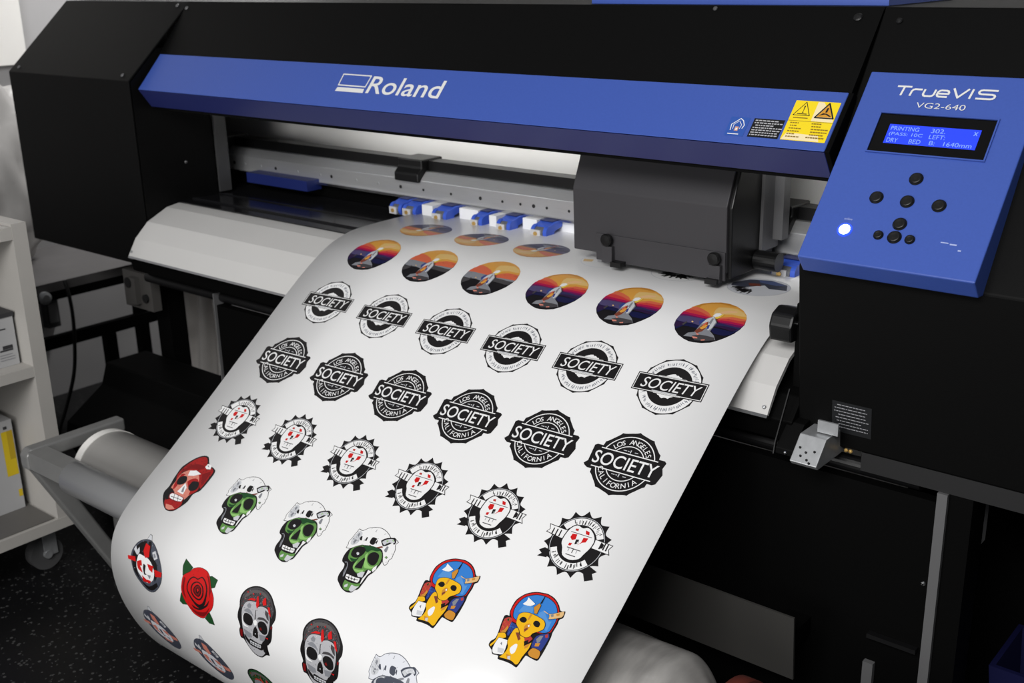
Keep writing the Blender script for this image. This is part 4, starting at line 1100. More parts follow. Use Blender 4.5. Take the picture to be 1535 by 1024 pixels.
STEP = 0.006
def sticker(name, u0, v0, shapes, label, rot=0.0, scale=1.0):
    """shapes: ('poly', pts, ink) / ('tri', verts, faces, ink) in metres, x right, y towards the printer."""
    cr = math.cos(rot) * scale; sr = math.sin(rot) * scale
    bm = bmesh.new()
    slots = []
    for k, sh in enumerate(shapes):
        col = sh[-1]
        if col not in slots:
            slots.append(col)
        si = slots.index(col)
        z = 0.00018 + 0.00003 * k
        pts = [(u0 + x * cr - y * sr, v0 - (x * sr + y * cr)) for x, y in sh[1]]
        vv = [bm.verts.new((p[0], p[1], z)) for p in pts]
        if sh[0] == 'poly':
            tris = tessellate_polygon([[Vector((p[0], p[1], 0)) for p in pts]])
        else:
            tris = sh[2]
        for t in tris:
            if len(set(t)) < 3:
                continue
            try:
                f = bm.faces.new([vv[i] for i in t]); f.material_index = si
            except ValueError:
                pass
    loose = [v for v in bm.verts if not v.link_faces]
    bmesh.ops.delete(bm, geom=loose, context='VERTS')
    va = min(v.co.y for v in bm.verts); vb = max(v.co.y for v in bm.verts)
    k = math.floor(va / STEP) + 1
    while k * STEP < vb:
        bmesh.ops.bisect_plane(bm, geom=bm.verts[:] + bm.edges[:] + bm.faces[:], plane_co=(0, k * STEP, 0), plane_no=(0, 1, 0), dist=1e-7)
        k += 1
    for v in bm.verts:
        v.co = sheet_point(v.co.x, v.co.y, v.co.z)
    bm.normal_update()
    for f in bm.faces:
        c = f.calc_center_median()
        f.smooth = True
    # outward: compare with the local surface normal
    ref = sheet_point(u0, v0, 1) - sheet_point(u0, v0, 0)
    for f in bm.faces:
        if f.normal.dot(ref) < 0:
            f.normal_flip()
    return link(name, bm, [INK[s] for s in slots], sheet, label, smooth=True, origin=sheet_point(u0, v0, 0.0002))

def rounded(q):
    """closed Catmull-Rom curve through the traced points."""
    n = len(q)
    if n < 6:
        return q
    out = []
    for i in range(n):
        p0 = Vector(q[i - 1]); p1 = Vector(q[i]); p2 = Vector(q[(i + 1) % n]); p3 = Vector(q[(i + 2) % n])
        out.append(tuple(p1))
        if (p2 - p1).length < 0.0015:
            continue
        a = (p1 - p0).normalized().dot((p2 - p1).normalized()); b = (p2 - p1).normalized().dot((p3 - p2).normalized())
        m1 = (p2 - p0) * (0.5 if a > 0.3 else 0.12); m2 = (p3 - p1) * (0.5 if b > 0.3 else 0.12)
        L = (p2 - p1).length
        if m1.length > L: m1 = m1 * (L / m1.length)
        if m2.length > L: m2 = m2 * (L / m2.length)
        for t in (1 / 3, 2 / 3):
            t2 = t * t; t3 = t2 * t
            out.append(tuple(p1 * (2 * t3 - 3 * t2 + 1) + m1 * (t3 - 2 * t2 + t) + p2 * (-2 * t3 + 3 * t2) + m2 * (t3 - t2)))
    return out

def inside(pt, poly):
    x, y = pt; c = False; n = len(poly)
    for i in range(n):
        x0, y0 = poly[i]; x1, y1 = poly[i - 1]
        if (y0 > y) != (y1 > y) and x < (x1 - x0) * (y - y0) / (y1 - y0) + x0:
            c = not c
    return c

def specks(poly, n, col, size, seed, ang=None, stretch=1.0):
    rr = random.Random(seed)
    xs = [p[0] for p in poly]; ys = [p[1] for p in poly]
    vs = []; fs = []; k = 0
    for _ in range(n * 12):
        if k >= n: break
        p = (rr.uniform(min(xs), max(xs)), rr.uniform(min(ys), max(ys)))
        a = rr.uniform(0, 6.28) if ang is None else ang + rr.uniform(-0.3, 0.3)
        L = size * rr.uniform(0.5, 1.3) * stretch; w = size * rr.uniform(0.25, 0.6)
        e = [(p[0] + L / 2 * math.cos(a), p[1] + L / 2 * math.sin(a)), (p[0] - L / 2 * math.cos(a), p[1] - L / 2 * math.sin(a)),
             (p[0] - w / 2 * math.sin(a), p[1] + w / 2 * math.cos(a)), (p[0] + w / 2 * math.sin(a), p[1] - w / 2 * math.cos(a))]
        if not all(inside(t, poly) for t in e): continue
        b = len(vs); vs += [e[0], e[2], e[1], e[3]]; fs += [(b, b + 1, b + 2), (b, b + 2, b + 3)]; k += 1
    return ('tri', vs, fs, col)

# fine drawing texture: (index of the traced shape, count, colour, size in metres, stretch)
TEXTURE = {'red_skull': [(1, 60, 'dred', 0.0034, 1.8), (1, 40, 'black', 0.0028, 2.0), (4, 50, 'mdred', 0.0028, 1.0), (4, 26, 'white', 0.0018, 1.0), (7, 24, 'dred', 0.0026, 1.4), (10, 12, 'lgrey', 0.0016, 1.0)],
           'green_skull': [(13, 46, 'dgreen', 0.0024, 1.4), (13, 26, 'lgreen', 0.0020, 1.2), (0, 16, 'mgrey', 0.0022, 1.8), (1, 16, 'steel', 0.0016, 1.4), (9, 10, 'mgrey', 0.0016, 1.2), (26, 10, 'dgreen', 0.0018, 1.0)],
           'gray_skull': [(1, 70, 'black', 0.0024, 2.4), (1, 34, 'mgrey', 0.0018, 2.0), (1, 16, 'red', 0.0020, 1.4), (3, 40, 'mgrey', 0.0020, 1.6), (3, 14, 'dgrey', 0.0018, 1.8), (3, 16, 'white', 0.0016, 1.2)],
           'round_badge': [(1, 44, 'mgrey', 0.0024, 1.6), (1, 30, 'black', 0.0028, 1.4), (8, 18, 'lgrey', 0.0018, 1.4), (8, 12, 'mgrey', 0.0016, 1.4), (1, 12, 'lgrey', 0.0018, 1.2)],
           'pharaoh': [(6, 24, 'dgold', 0.0018, 1.2), (6, 14, 'brown', 0.0016, 1.2), (9, 20, 'blue', 0.0020, 1.2), (9, 10, 'black', 0.0018, 1.4), (4, 0, 'blue', 0.001, 1)],
           'rose': [(4, 20, 'dred', 0.0020, 3.0)],
           'sun_traced': []}

def traced(key, recolor=None):
    out = _traced(key, recolor)
    src = ART[key]
    for k, (idx, n, col, size, st) in enumerate(TEXTURE.get(key, [])):
        poly = [(x * 1e-4, y * 1e-4) for x, y in src[idx][2]]
        # drawn just above its own shape, below the features that follow
        where = sum(2 if c[1] else 1 for c in src[:idx + 1]) + k
        out.insert(min(where, len(out)), specks(poly, n, (recolor or {}).get(col, col), size, 17 * k + len(key), 1.2 if key == 'gray_skull' and idx == 1 else None, st))
    return out

def _traced(key, recolor=None):
    out = []
    for col, ins, pts in ART[key]:
        p = [(x * 1e-4, y * 1e-4) for x, y in pts]
        q = []
        for a in p:
            if not q or (abs(a[0] - q[-1][0]) + abs(a[1] - q[-1][1])) > 1e-6:
                q.append(a)
        q = rounded(q) if key != 'sun_traced' else q
        if recolor: col = recolor.get(col, col)
        if ins:
            oc = ins[0]
            if recolor: oc = recolor.get(oc, oc)
            out.append(('poly', q, oc))
            out.append(('poly', inset_poly(q, ins[1] * 1e-4 * 1.6), col))
        else:
            out.append(('poly', q, col))
    return out

def circle(r, n=64, cx=0, cy=0, a0=0.0, a1=2 * PI):
    return [(cx + r * math.cos(a0 + (a1 - a0) * i / n), cy + r * math.sin(a0 + (a1 - a0) * i / n)) for i in range(n)]
def ring(r0, r1, n=64, a0=0.0, a1=2 * PI):
    """list of quads for a ring or arc band."""
    q = []
    for i in range(n):
        t0 = a0 + (a1 - a0) * i / n; t1 = a0 + (a1 - a0) * (i + 1) / n
        q.append([(r0 * math.cos(t0), r0 * math.sin(t0)), (r1 * math.cos(t0), r1 * math.sin(t0)), (r1 * math.cos(t1), r1 * math.sin(t1)), (r0 * math.cos(t1), r0 * math.sin(t1))])
    return q
def quads_tri(qs, col):
    vs = []; fs = []
    for q in qs:
        b = len(vs); vs += q; fs += [(b, b + 1, b + 2), (b, b + 2, b + 3)]
    return ('tri', vs, fs, col)
def scallop(r, n, amp, steps=8, sharp=False):
    pts = []
    for i in range(n * steps):
        t = i / (n * steps)
        ph = (t * n) % 1.0
        if sharp:
            k = abs(ph - 0.5) * 2            # 1 at a tip, 0 between
            rr = r - amp + amp * k ** 1.8
        else:
            k = abs(ph - 0.5) * 2
            rr = r - amp * (1 - k ** 3)
        pts.append((rr * math.cos(2 * PI * t), rr * math.sin(2 * PI * t)))
    return pts
def ticks(r, h, a0, a1, n, rnd, col, w=0.0011):
    qs = []
    for i in range(n):
        a = math.radians(a0 + (a1 - a0) * (i + 0.5) / n)
        if rnd.random() < 0.08: continue
        for _ in range(2):
            rr = r + rnd.uniform(-0.3, 0.3) * h
            hh = rnd.uniform(0.25, 0.5) * h; ww = w * rnd.uniform(0.4, 1.1)
            aa = a + rnd.uniform(-0.4, 0.4) * abs(math.radians(a1 - a0)) / n
            c, s_ = math.cos(aa), math.sin(aa)
            qs.append([((rr - hh) * c + ww / 2 * s_, (rr - hh) * s_ - ww / 2 * c), ((rr + hh) * c + ww / 2 * s_, (rr + hh) * s_ - ww / 2 * c),
                       ((rr + hh) * c - ww / 2 * s_, (rr + hh) * s_ + ww / 2 * c), ((rr - hh) * c - ww / 2 * s_, (rr - hh) * s_ + ww / 2 * c)])
    return quads_tri(qs, col)

def art_ring_badge():
    rnd = random.Random(21)
    s = [('poly', scallop(0.0545, 12, 0.0022), 'black'), ('poly', circle(0.0505), 'white')]
    s.append(ticks(0.0435, 0.0058, 20, 160, 34, rnd, 'scribble')); s.append(ticks(0.0435, 0.0058, 200, 340, 34, rnd, 'scribble'))
    s.append(('poly', circle(0.0368), 'black'))
    jag = []
    for i in range(40):
        a = 2 * PI * i / 40
        jag.append(((0.0225 + 0.0022 * rnd.uniform(-1, 1)) * math.cos(a), (0.0225 + 0.0015 * rnd.uniform(-1, 1)) * math.sin(a)))
    s.append(('poly', jag, 'white'))
    s.append(('poly', rect(-0.0625, 0.0625, -0.0170, 0.0170), 'black'))
    s.append(('poly', rect(-0.0608, 0.0608, -0.0153, 0.0153), 'white'))
    s.append(('poly', rect(-0.0596, 0.0596, -0.0141, 0.0141), 'black'))
    s.append(('poly', rect(-0.026, 0.024, 0.0158, 0.0166), 'white')); s.append(('poly', rect(-0.022, 0.026, -0.0166, -0.0158), 'white'))
    s.append(('poly', rect(-0.026, 0.018, -0.0138, -0.0120), 'lgrey'))
    s.append(('tri',) + text_fit('SOCIETY', -0.0500, 0.0500, -0.0098, 0.0098, 0.002, 0.22) + ('white',))
    return s
def art_black_badge():
    s = [('poly', scallop(0.0565, 12, 0.0028), 'black'), ('poly', [(-0.064, -0.019), (-0.067, -0.016), (-0.062, -0.010), (-0.064, 0.018), (-0.060, 0.021), (0.060, 0.021), (0.064, 0.018), (0.062, 0.008), (0.067, -0.002), (0.063, -0.019), (0.058, -0.022), (-0.058, -0.022)], 'black')]
    for r0, r1 in ((0.0462, 0.0478), (0.0294, 0.0308)):
        a = math.asin(0.0165 / r0)
        s.append(quads_tri(ring(r0, r1, 40, a, PI - a), 'white')); s.append(quads_tri(ring(r0, r1, 40, PI + a, 2 * PI - a), 'white'))
    s.append(('poly', rect(-0.0505, 0.0505, 0.0160, 0.0176), 'white')); s.append(('poly', rect(-0.0530, 0.0530, -0.0176, -0.0160), 'white'))
    s.append(('tri',) + text_fit('SOCIETY', -0.0560, 0.0560, -0.0112, 0.0112, 0.006) + ('white',))
    s.append(('tri',) + text_arc('LOS ANGELES', 0.0380, 140, 35, 0.0088, 0.004) + ('white',))
    s.append(('tri',) + text_arc('CALIFORNIA', 0.0385, 207, 318, 0.0088, 0.004, False) + ('white',))
    for sgn in (1, -1):
        y = 0.0215 * sgn
        for x, w, h in ((-0.010, 0.006, 0.0011), (0.0, 0.0016, 0.0050), (0.010, 0.006, 0.0011), (-0.004, 0.003, 0.0012)):
            s.append(('poly', rect(x - w / 2, x + w / 2, y - h / 2, y + h / 2), 'lgrey'))
    return s
def art_gear_badge():
    rnd = random.Random(8)
    s = [('poly', scallop(0.0545, 15, 0.0088, 10, True), 'black'), ('poly', circle(0.0438), 'lgrey'), ('poly', circle(0.0430), 'black')]
    a0, a1 = math.radians(28), math.radians(148)
    s.append(quads_tri(ring(0.0312, 0.0418, 30, a0, a1), 'white')); s.append(quads_tri(ring(0.0312, 0.0418, 30, math.radians(205), math.radians(322)), 'white'))
    s.append(ticks(0.0362, 0.0078, 38, 138, 13, rnd, 'black', 0.0014)); s.append(ticks(0.0362, 0.0070, 215, 312, 12, rnd, 'black', 0.0014))
    # small folded tails
    s += [('poly', [(-0.054, -0.026), (-0.046, -0.020), (-0.036, -0.022), (-0.036, -0.034), (-0.052, -0.036), (-0.047, -0.030)], 'black'),
          ('poly', [(0.052, -0.044), (0.046, -0.036), (0.052, -0.031), (0.036, -0.026), (0.030, -0.036), (0.040, -0.050)], 'black')]
    # ribbon
    rib = [(-0.058, 0.004), (-0.054, 0.010), (-0.058, 0.018), (-0.030, 0.0165), (0.030, 0.0155), (0.057, 0.014), (0.053, 0.006), (0.058, -0.002), (0.030, -0.0005), (-0.030, 0.0005)]
    s.append(('poly', rib, 'black')); s.append(('poly', inset_poly(rib, 0.0011), 'white'))
    for x in (-0.047, -0.0405, -0.034, 0.0375, 0.044, 0.049):
        s.append(('poly', [(x - 0.0012, 0.0025), (x + 0.0012, 0.0025), (x + 0.0010, 0.0135), (x - 0.0010, 0.0135)], 'black'))
    s.append(('poly', [(0.0375, 0.003), (0.0425, 0.005), (0.0425, 0.011), (0.0375, 0.013)], 'black'))
    # skull in the middle
    sk = rounded([(-0.0245, 0.008), (-0.021, 0.020), (-0.013, 0.0275), (-0.002, 0.0255), (0.006, 0.0285), (0.017, 0.023), (0.0245, 0.013), (0.024, 0.000), (0.019, -0.012), (0.015, -0.021), (0.002, -0.0265), (-0.013, -0.023), (-0.019, -0.012), (-0.0245, -0.004)])
    s.append(('poly', [(x * 1.07, y * 1.05) for x, y in sk], 'black')); s.append(('poly', sk, 'white'))
    s += [('poly', [(-0.014, 0.013), (-0.006, 0.014), (-0.005, 0.006), (-0.010, 0.003), (-0.015, 0.007)], 'red'),
          ('poly', [(0.006, 0.012), (0.014, 0.013), (0.013, 0.006), (0.008, 0.004), (0.002, -0.002), (0.006, 0.004)], 'red'),
          ('poly', [(0.004, 0.024), (0.011, 0.023), (0.013, 0.018), (0.007, 0.018)], 'red'), ('poly', [(-0.013, 0.022), (-0.008, 0.023), (-0.007, 0.019), (-0.012, 0.019)], 'mred'),
          ('poly', [(-0.012, -0.002), (-0.007, -0.001), (-0.008, -0.006), (-0.012, -0.006)], 'red'),
          ('poly', [(-0.004, 0.006), (0.001, 0.007), (0.002, 0.000), (-0.003, -0.002)], 'black'), ('poly', [(-0.0005, 0.003), (0.0005, 0.003), (0.003, -0.004), (0.002, -0.004)], 'white'),
          ('poly', rect(-0.018, 0.019, 0.0150, 0.0160), 'dgrey'), ('poly', rect(-0.012, 0.012, -0.0098, -0.0085), 'dgrey'),
          ('poly', rect(-0.001, 0.0003, -0.016, -0.009), 'dgrey'), ('poly', rect(-0.008, -0.0072, -0.015, -0.009), 'mgrey'), ('poly', rect(0.006, 0.0068, -0.015, -0.009), 'mgrey'),
          ('poly', rect(-0.009, 0.008, -0.0205, -0.0192), 'dgrey')]
    return s

ordinal = ['leftmost', 'second', 'third', 'fourth', 'fifth', 'rightmost']
def pos(k, n=6):
    return '%s of its row' % ('leftmost' if k == 0 else 'rightmost' if k == n - 1 else ['', 'second', 'third', 'fourth', 'fifth'][k] + ' from left')
PALE = {'s_red': 's_red', 's_violet': 's_indigo'}
SAL = {'s_red2': 's_red', 's_mag': 's_red', 's_plum': 'mgrey', 's_violet': 'mgrey', 's_plum2': 'dgrey', 's_indigo': 'dgrey', 's_navy': 's_black', 's_pale': 's_tan', 's_dorange': 's_orange'}
# row under the bar, printed the other way up
flipped = {'s_red2': 's_red', 's_mag': 's_dorange', 's_plum': 'brown', 's_navy': 's_indigo', 's_black': 's_indigo', 's_plum2': 's_navy'}
for k in range(3):
    sticker('sunset_sticker', -1.664 + 0.1555 * k, 0.2505, traced('sun_traced', flipped), 'round sunset sticker at the platen, printed upside down', PI * 0.98, 0.97)
rnd = random.Random(4)
sticker('pale_sticker', -1.197, 0.2510, [('poly', circle(0.0505), 'p_white'), ('poly', circle(0.0485), 'white'), ('poly', [(-0.03, 0.01), (0.0, 0.022), (0.03, 0.012), (0.022, -0.01), (-0.01, -0.018)], 'lgrey'),
        ('poly', [(-0.045, -0.012), (-0.025, -0.008), (-0.02, -0.022), (-0.036, -0.028)], 's_tan')], 'pale round sticker half under the carriage')
sticker('pale_sticker', -1.040, 0.2480, [('poly', circle(0.0525), 'lgrey'), ('poly', circle(0.0512), 'white'), ticks(0.024, 0.022, 200, 340, 26, rnd, 'black', 0.004),
        ('poly', rect(-0.004, 0.034, -0.028, -0.0255), 'black'), ('poly', [(-0.026, 0.004), (-0.006, 0.012), (0.006, 0.004), (-0.004, -0.010), (-0.018, -0.010)], 'dgrey')], 'round sticker with black scribbled lettering under the carriage')
sticker('dark_sticker', -0.884, 0.2500, [('poly', circle(0.0535), 'lgrey'), ('poly', circle(0.0522), 'p_white'), ('poly', [(-0.050, 0.002), (-0.034, 0.034), (0.0, 0.047), (0.036, 0.034), (0.050, 0.004), (0.02, -0.002), (0.004, 0.014), (-0.018, -0.014), (-0.044, -0.016)], 'p_dark'),
        ('poly', [(-0.02, 0.038), (0.01, 0.044), (0.036, 0.030), (0.02, 0.022), (-0.01, 0.026)], 'p_blue'), ('poly', [(-0.026, 0.012), (-0.008, 0.018), (0.002, 0.006), (-0.016, -0.002)], 'brown'),
        ticks(0.034, 0.020, 208, 275, 16, rnd, 'black', 0.003)], 'dark round sticker at the right end of the platen row')
for k in range(6):
    sticker('sunset_sticker', -1.663 + 0.156 * k, 0.4135, traced('sun_traced', SAL if k in (1, 2) else None), 'round orange and purple sunset sticker, ' + pos(k))
AR = art_ring_badge(); AB = art_black_badge(); AG = art_gear_badge()
for k in range(6):
    sticker('ring_badge_sticker', -1.678 + 0.1586 * k, 0.550, AR, 'white round badge sticker with black ring and banner, ' + pos(k), math.radians(2.6))
for k in range(6):
    sticker('black_badge_sticker', -1.685 + 0.1594 * k, 0.697, AB, 'solid black badge sticker with white lettering, ' + pos(k), math.radians(1.5))
for k in range(6):
    sticker('gear_badge_sticker', -1.695 + 0.1603 * k, 0.841, AG, 'spiky black gear badge sticker with ribbon and skull, ' + pos(k), math.radians(2.0))
sticker('red_skull_sticker', -1.690, 0.989, traced('red_skull', {'red': 'mdred'}), 'red skull sticker with red hair')
for k in (1, 2, 3):
    sticker('green_skull_sticker', -1.690 + 0.159 * k - (0.003 if k == 3 else 0), 0.9855, traced('green_skull'), 'green skull sticker with white headscarf, ' + pos(k))
for k in (4, 5):
    sticker('yellow_figure_sticker', -1.690 + 0.159 * k, 0.9855, traced('pharaoh'), 'yellow figure sticker with blue arch, ' + pos(k))
sticker('round_skull_badge_sticker', -1.689, 1.153, traced('round_badge'), 'round grey badge sticker splashed with red')
sticker('rose_sticker', -1.529, 1.153, traced('rose'), 'red rose sticker with green leaves')
for k in (2, 3):
    sticker('gray_skull_sticker', -1.689 + 0.1585 * k, 1.1515, traced('gray_skull'), 'grey skull sticker streaked with red, ' + ('right of the rose' if k == 2 else 'second right of the rose'))
BLU = {'green': 'lgrey', 'dgreen': 'steel', 'lgreen': 'p_white', 'brown': 'mgrey', 'black': 'steel', 'white': 'p_white'}
sticker('pale_skull_sticker', -1.052, 1.150, traced('green_skull', BLU), 'pale blue-grey skull sticker at the bottom edge')
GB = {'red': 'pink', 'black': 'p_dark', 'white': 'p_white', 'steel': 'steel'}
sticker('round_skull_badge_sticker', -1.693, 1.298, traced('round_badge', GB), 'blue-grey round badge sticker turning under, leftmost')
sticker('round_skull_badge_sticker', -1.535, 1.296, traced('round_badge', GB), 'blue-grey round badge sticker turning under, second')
sticker('gray_skull_sticker', -1.372, 1.305, traced('gray_skull', {'red': 'mred', 'lgrey2': 'mgrey', 'dgrey': 'dgreen'}), 'dark skull sticker turning under at the bottom')

# ================================================================== TAKE-UP STAND AND ROLL
ts = thing('take_up_stand', (-1.40, 1.15, 0.0), 'grey metal take-up frame with round bar, holding the roll below the sheet', 'take-up stand')
def side_frame(x):
    bm = bmesh.new()
    add_prism(bm, [(1.018, 0.362), (1.018, 0.392), (1.030, 0.404), (1.250, 0.404), (1.250, 0.374), (1.062, 0.374), (1.240, 0.0), (1.205, 0.0), (1.030, 0.352)], x - 0.016, x + 0.016)
    bmesh.ops.recalc_face_normals(bm, faces=bm.faces)
    bvl(bm, 0.005, 3)
    add_box(bm, x - 0.018, x + 0.018, 1.236, 1.320, 0.0, 0.020)
    add_box(bm, x - 0.014, x + 0.014, 1.205, 1.240, 0.03, 0.376)
    return bm
for x in (-2.206, -0.565):
    sf = finish('side_frame', side_frame(x), GREYM, ts)
    finish('bolt', lathe((x + (0.0162 if x < -1 else -0.0162), 1.045, 0.381), (1 if x < -1 else -1, 0, 0), [(0, 0.007), (0.004, 0.007), (0.005, 0.004)], 14), HOLE, sf)
finish('cross_bar', box(-2.190, -2.035, 1.022, 1.064, 0.362, 0.402, 0.005), GREYM, ts)
finish('round_bar', cyl((-2.050, 1.042, 0.376), (-0.582, 1.042, 0.376), 0.034, n=40, b=0.003), TUBE, ts, smooth=False, label='satin grey round bar')
for p in ts.children:
    if p.name.startswith('round_bar'):
        for q in p.data.polygons:
            if len(q.vertices) == 4: q.use_smooth = True

roll = thing('take_up_roll', (-1.40, 1.178, 0.222), 'fat paper roll in the take-up frame, film wrapped at its right end', 'roll')
RY, RZ = 1.178, 0.323
def smooth_sides(o):
    for q in o.data.polygons:
        if len(q.vertices) == 4: q.use_smooth = True
    return o
smooth_sides(finish('paper_winding', lathe((-2.160, RY, RZ), (1, 0, 0), [(0, 0.078), (0.004, 0.082), (0.38, 0.082), (0.381, 0.100), (1.395, 0.100)], 56), PAPER, roll))
finish('winding_rim', lathe((-2.163, RY, RZ), (1, 0, 0), [(0, 0.0825), (0.022, 0.0835), (0.022, 0.060), (0.0, 0.060)], 56), RIM, roll, label='white rim of the winding')
finish('core_tube', cyl((-2.189, RY, RZ), (-0.583, RY, RZ), 0.036, n=32, b=0.003), REDB, roll, label='red-brown core tube')
smooth_sides(finish('end_flange', cyl((-0.634, RY, RZ), (-0.612, RY, RZ), 0.102, n=48, b=0.004), REDB, roll, label='red-brown end flange'))
def film():
    bm = bmesh.new()
    rr = random.Random(2)
    n = 96; m = 60
    rings = []
    fr = [(rr.uniform(3, 14), rr.uniform(8, 70), rr.uniform(0, 6), rr.uniform(0.3, 1)) for _ in range(12)]
    for i in range(m):
        t = i / (m - 1)
        x = -0.990 + t * 0.338
        base = 0.1030
        if t > 0.80:
            base = 0.1030 - 0.058 * ((t - 0.80) / 0.20) ** 1.6
        row = []
        for k in range(n):
            a = 2 * PI * k / n
            w = sum(A * math.sin(f1 * a + f2 * x + ph) for f1, f2, ph, A in [(round(q[0]), q[1], q[2], q[3]) for q in fr]) / 12
            r = base + 0.0045 * w * (0.5 + t)
            row.append(bm.verts.new((x, RY + r * math.cos(a), RZ + r * math.sin(a))))
        rings.append(row)
    for a_, b_ in zip(rings, rings[1:]):
        for k in range(n):
            j = (k + 1) % n
            bm.faces.new((a_[k], a_[j], b_[j], b_[k]))
    bm.faces.new(list(reversed(rings[0]))); bm.faces.new(rings[-1])
    return bm
finish('film_wrap', film(), FILM, roll, smooth=True, label='crumpled clear film wrap')

# ================================================================== SHELF CART
cart = thing('rolling_shelf', (-2.62, 0.80, 0.0), 'pale grey open rolling shelf on casters holding cartons, left of the printer', 'shelf')
XA, XB = -2.90, -2.36
finish('top_board', box(XA, XB, 0.42, 1.1445, 0.808, 0.836, 0.002), CART, cart)
finish('end_panel', box(XA, XB + 0.0015, 1.145, 1.178, 0.145, 0.842, 0.002), CART, cart)
finish('end_panel', box(XA, XB + 0.0015, 0.386, 0.4195, 0.145, 0.842, 0.002), CART, cart)
finish('middle_board', box(XA, XB, 0.4200, 1.1445, 0.496, 0.520, 0.002), CART, cart)
bb = finish('base_board', box(XA, XB + 0.004, 0.38, 1.184, 0.118, 0.1445, 0.002), CART, cart)
finish('shelf_liner', box(XA + 0.01, XB - 0.006, 0.425, 1.140, 0.1447, 0.1475), CARTD, bb)
finish('back_panel', box(XA - 0.006, XA - 0.0005, 0.386, 1.178, 0.145, 0.842), CART, cart)
def caster(x, y):
    c = finish('caster', boxes([(x - 0.030, x + 0.030, y - 0.028, y + 0.028, 0.110, 0.1178), (x - 0.021, x - 0.016, y - 0.020, y + 0.012, 0.036, 0.110), (x + 0.016, x + 0.021, y - 0.020, y + 0.012, 0.036, 0.110)], 0.002), STEEL, cart)
    finish('wheel', cyl((x - 0.014, y - 0.012, 0.040), (x + 0.014, y - 0.012, 0.040), 0.040, n=32, b=0.004), RUBBER, c)
    finish('hub', cyl((x - 0.0225, y - 0.012, 0.040), (x + 0.0225, y - 0.012, 0.040), 0.010, n=16, b=0.001), STEEL, c)
for x in (-2.43, -2.83):
    for y in (1.145, 0.45):
        caster(x, y)

def fit_face_x(x):
    return lambda a, b, l: Vector((x + l, a, b))
# middle shelf: white carton with dark open top
t = finish('carton', box(-2.66, -2.405, 1.018, 1.138, 0.5205, 0.632, 0.002), CARD); mid = t
tag(t, 'white carton with a black top on the middle shelf of the rolling shelf', 'box', 'cartons on the rolling shelf')
finish('lid', box(-2.665, -2.403, 1.014, 1.1405, 0.6322, 0.6420, 0.001), CARDD, t, label='black lid')
flat_on('carton_print', fit_face_x(-2.405), [('poly', rect(1.105, 1.128, 0.560, 0.5685), 0), ('poly', rect(1.098, 1.128, 0.5555, 0.5595), 0), ('poly', rect(1.100, 1.118, 0.605, 0.608), 0), ('poly', rect(1.100, 1.106, 0.614, 0.619), 0),
        ('poly', rect(1.065, 1.078, 0.575, 0.606), 1), ('poly', rect(1.096, 1.130, 0.535, 0.5365), 1), ('poly', rect(1.096, 1.130, 0.541, 0.5425), 1), ('poly', rect(1.096, 1.125, 0.547, 0.5485), 1)], [CARDD, mat('grey_carton_print', (120, 120, 124), 0.6)], t)
t = finish('carton', box(-2.66, -2.408, 0.880, 1.012, 0.5205, 0.640, 0.002), CARD)
tag(t, 'white carton at the left frame edge on the middle shelf', 'box', 'cartons on the rolling shelf')
flat_on('carton_print', fit_face_x(-2.408), [('poly', rect(0.99, 1.005, 0.55, 0.60), 0)], [mat('grey_carton_print', (120, 120, 124), 0.6)], t)
# lower shelf: two tall cartons
t = finish('carton', box(-2.78, -2.475, 1.060, 1.128, 0.1478, 0.372, 0.002), CARD)
tag(t, 'white carton with a yellow label standing on the bottom shelf', 'box', 'cartons on the rolling shelf')
flat_on('carton_label', fit_face_x(-2.475), [('poly', rect(1.099, 1.126, 0.235, 0.346), 0), ('poly', rect(1.112, 1.126, 0.275, 0.346), 1), ('poly', rect(1.118, 1.127, 0.178, 0.196), 0)], [BOXYEL, mat('dark_yellow_print', (178, 150, 20), 0.5)], t, label='yellow label')
flat_on('carton_mark', lambda a, b, l: Vector((a, b, 0.372 + l)), [('poly', rect(-2.60, -2.575, 1.085, 1.112), 0), ('poly', rect(-2.57, -2.555, 1.10, 1.112), 0)], [mat('grey_carton_print', (120, 120, 124), 0.6)], t)
flat_on('carton_print', fit_face_x(-2.475), [('poly', rect(1.085, 1.097, 0.351, 0.359), 0), ('poly', rect(1.106, 1.115, 0.351, 0.358), 0)], [CARDD], t)
t = finish('carton', box(-2.78, -2.470, 0.955, 1.050, 0.1478, 0.360, 0.002), CARD)
tag(t, 'white carton with a blue label at the left frame edge on the bottom shelf', 'box', 'cartons on the rolling shelf')
flat_on('carton_label', fit_face_x(-2.470), [('poly', rect(0.960, 1.046, 0.188, 0.325), 0), ('poly', rect(0.972, 1.020, 0.196, 0.300), 1), ('poly', rect(1.022, 1.032, 0.21, 0.27), 2), ('poly', rect(1.012, 1.046, 0.170, 0.182), 3)],
        [BOXBLUE, BOXVIO, WHITEP, mat('grey_carton_print', (120, 120, 124), 0.6)], t, label='blue and violet label')
t = finish('ink_bottle', lathe((-2.43, 1.055, 0.8362), (0, 0, 1), [(0, 0.030), (0.004, 0.032), (0.075, 0.032), (0.090, 0.018), (0.094, 0.016)], 24), mat('violet_bottle', (74, 66, 150), 0.35), smooth=True)
tag(t, 'blue-violet bottle standing on top of the rolling shelf at the left frame edge', 'bottle')
finish('cap', cyl((-2.43, 1.055, 0.9304), (-2.43, 1.055, 0.955), 0.017, n=20, b=0.002), WHITEP, t)

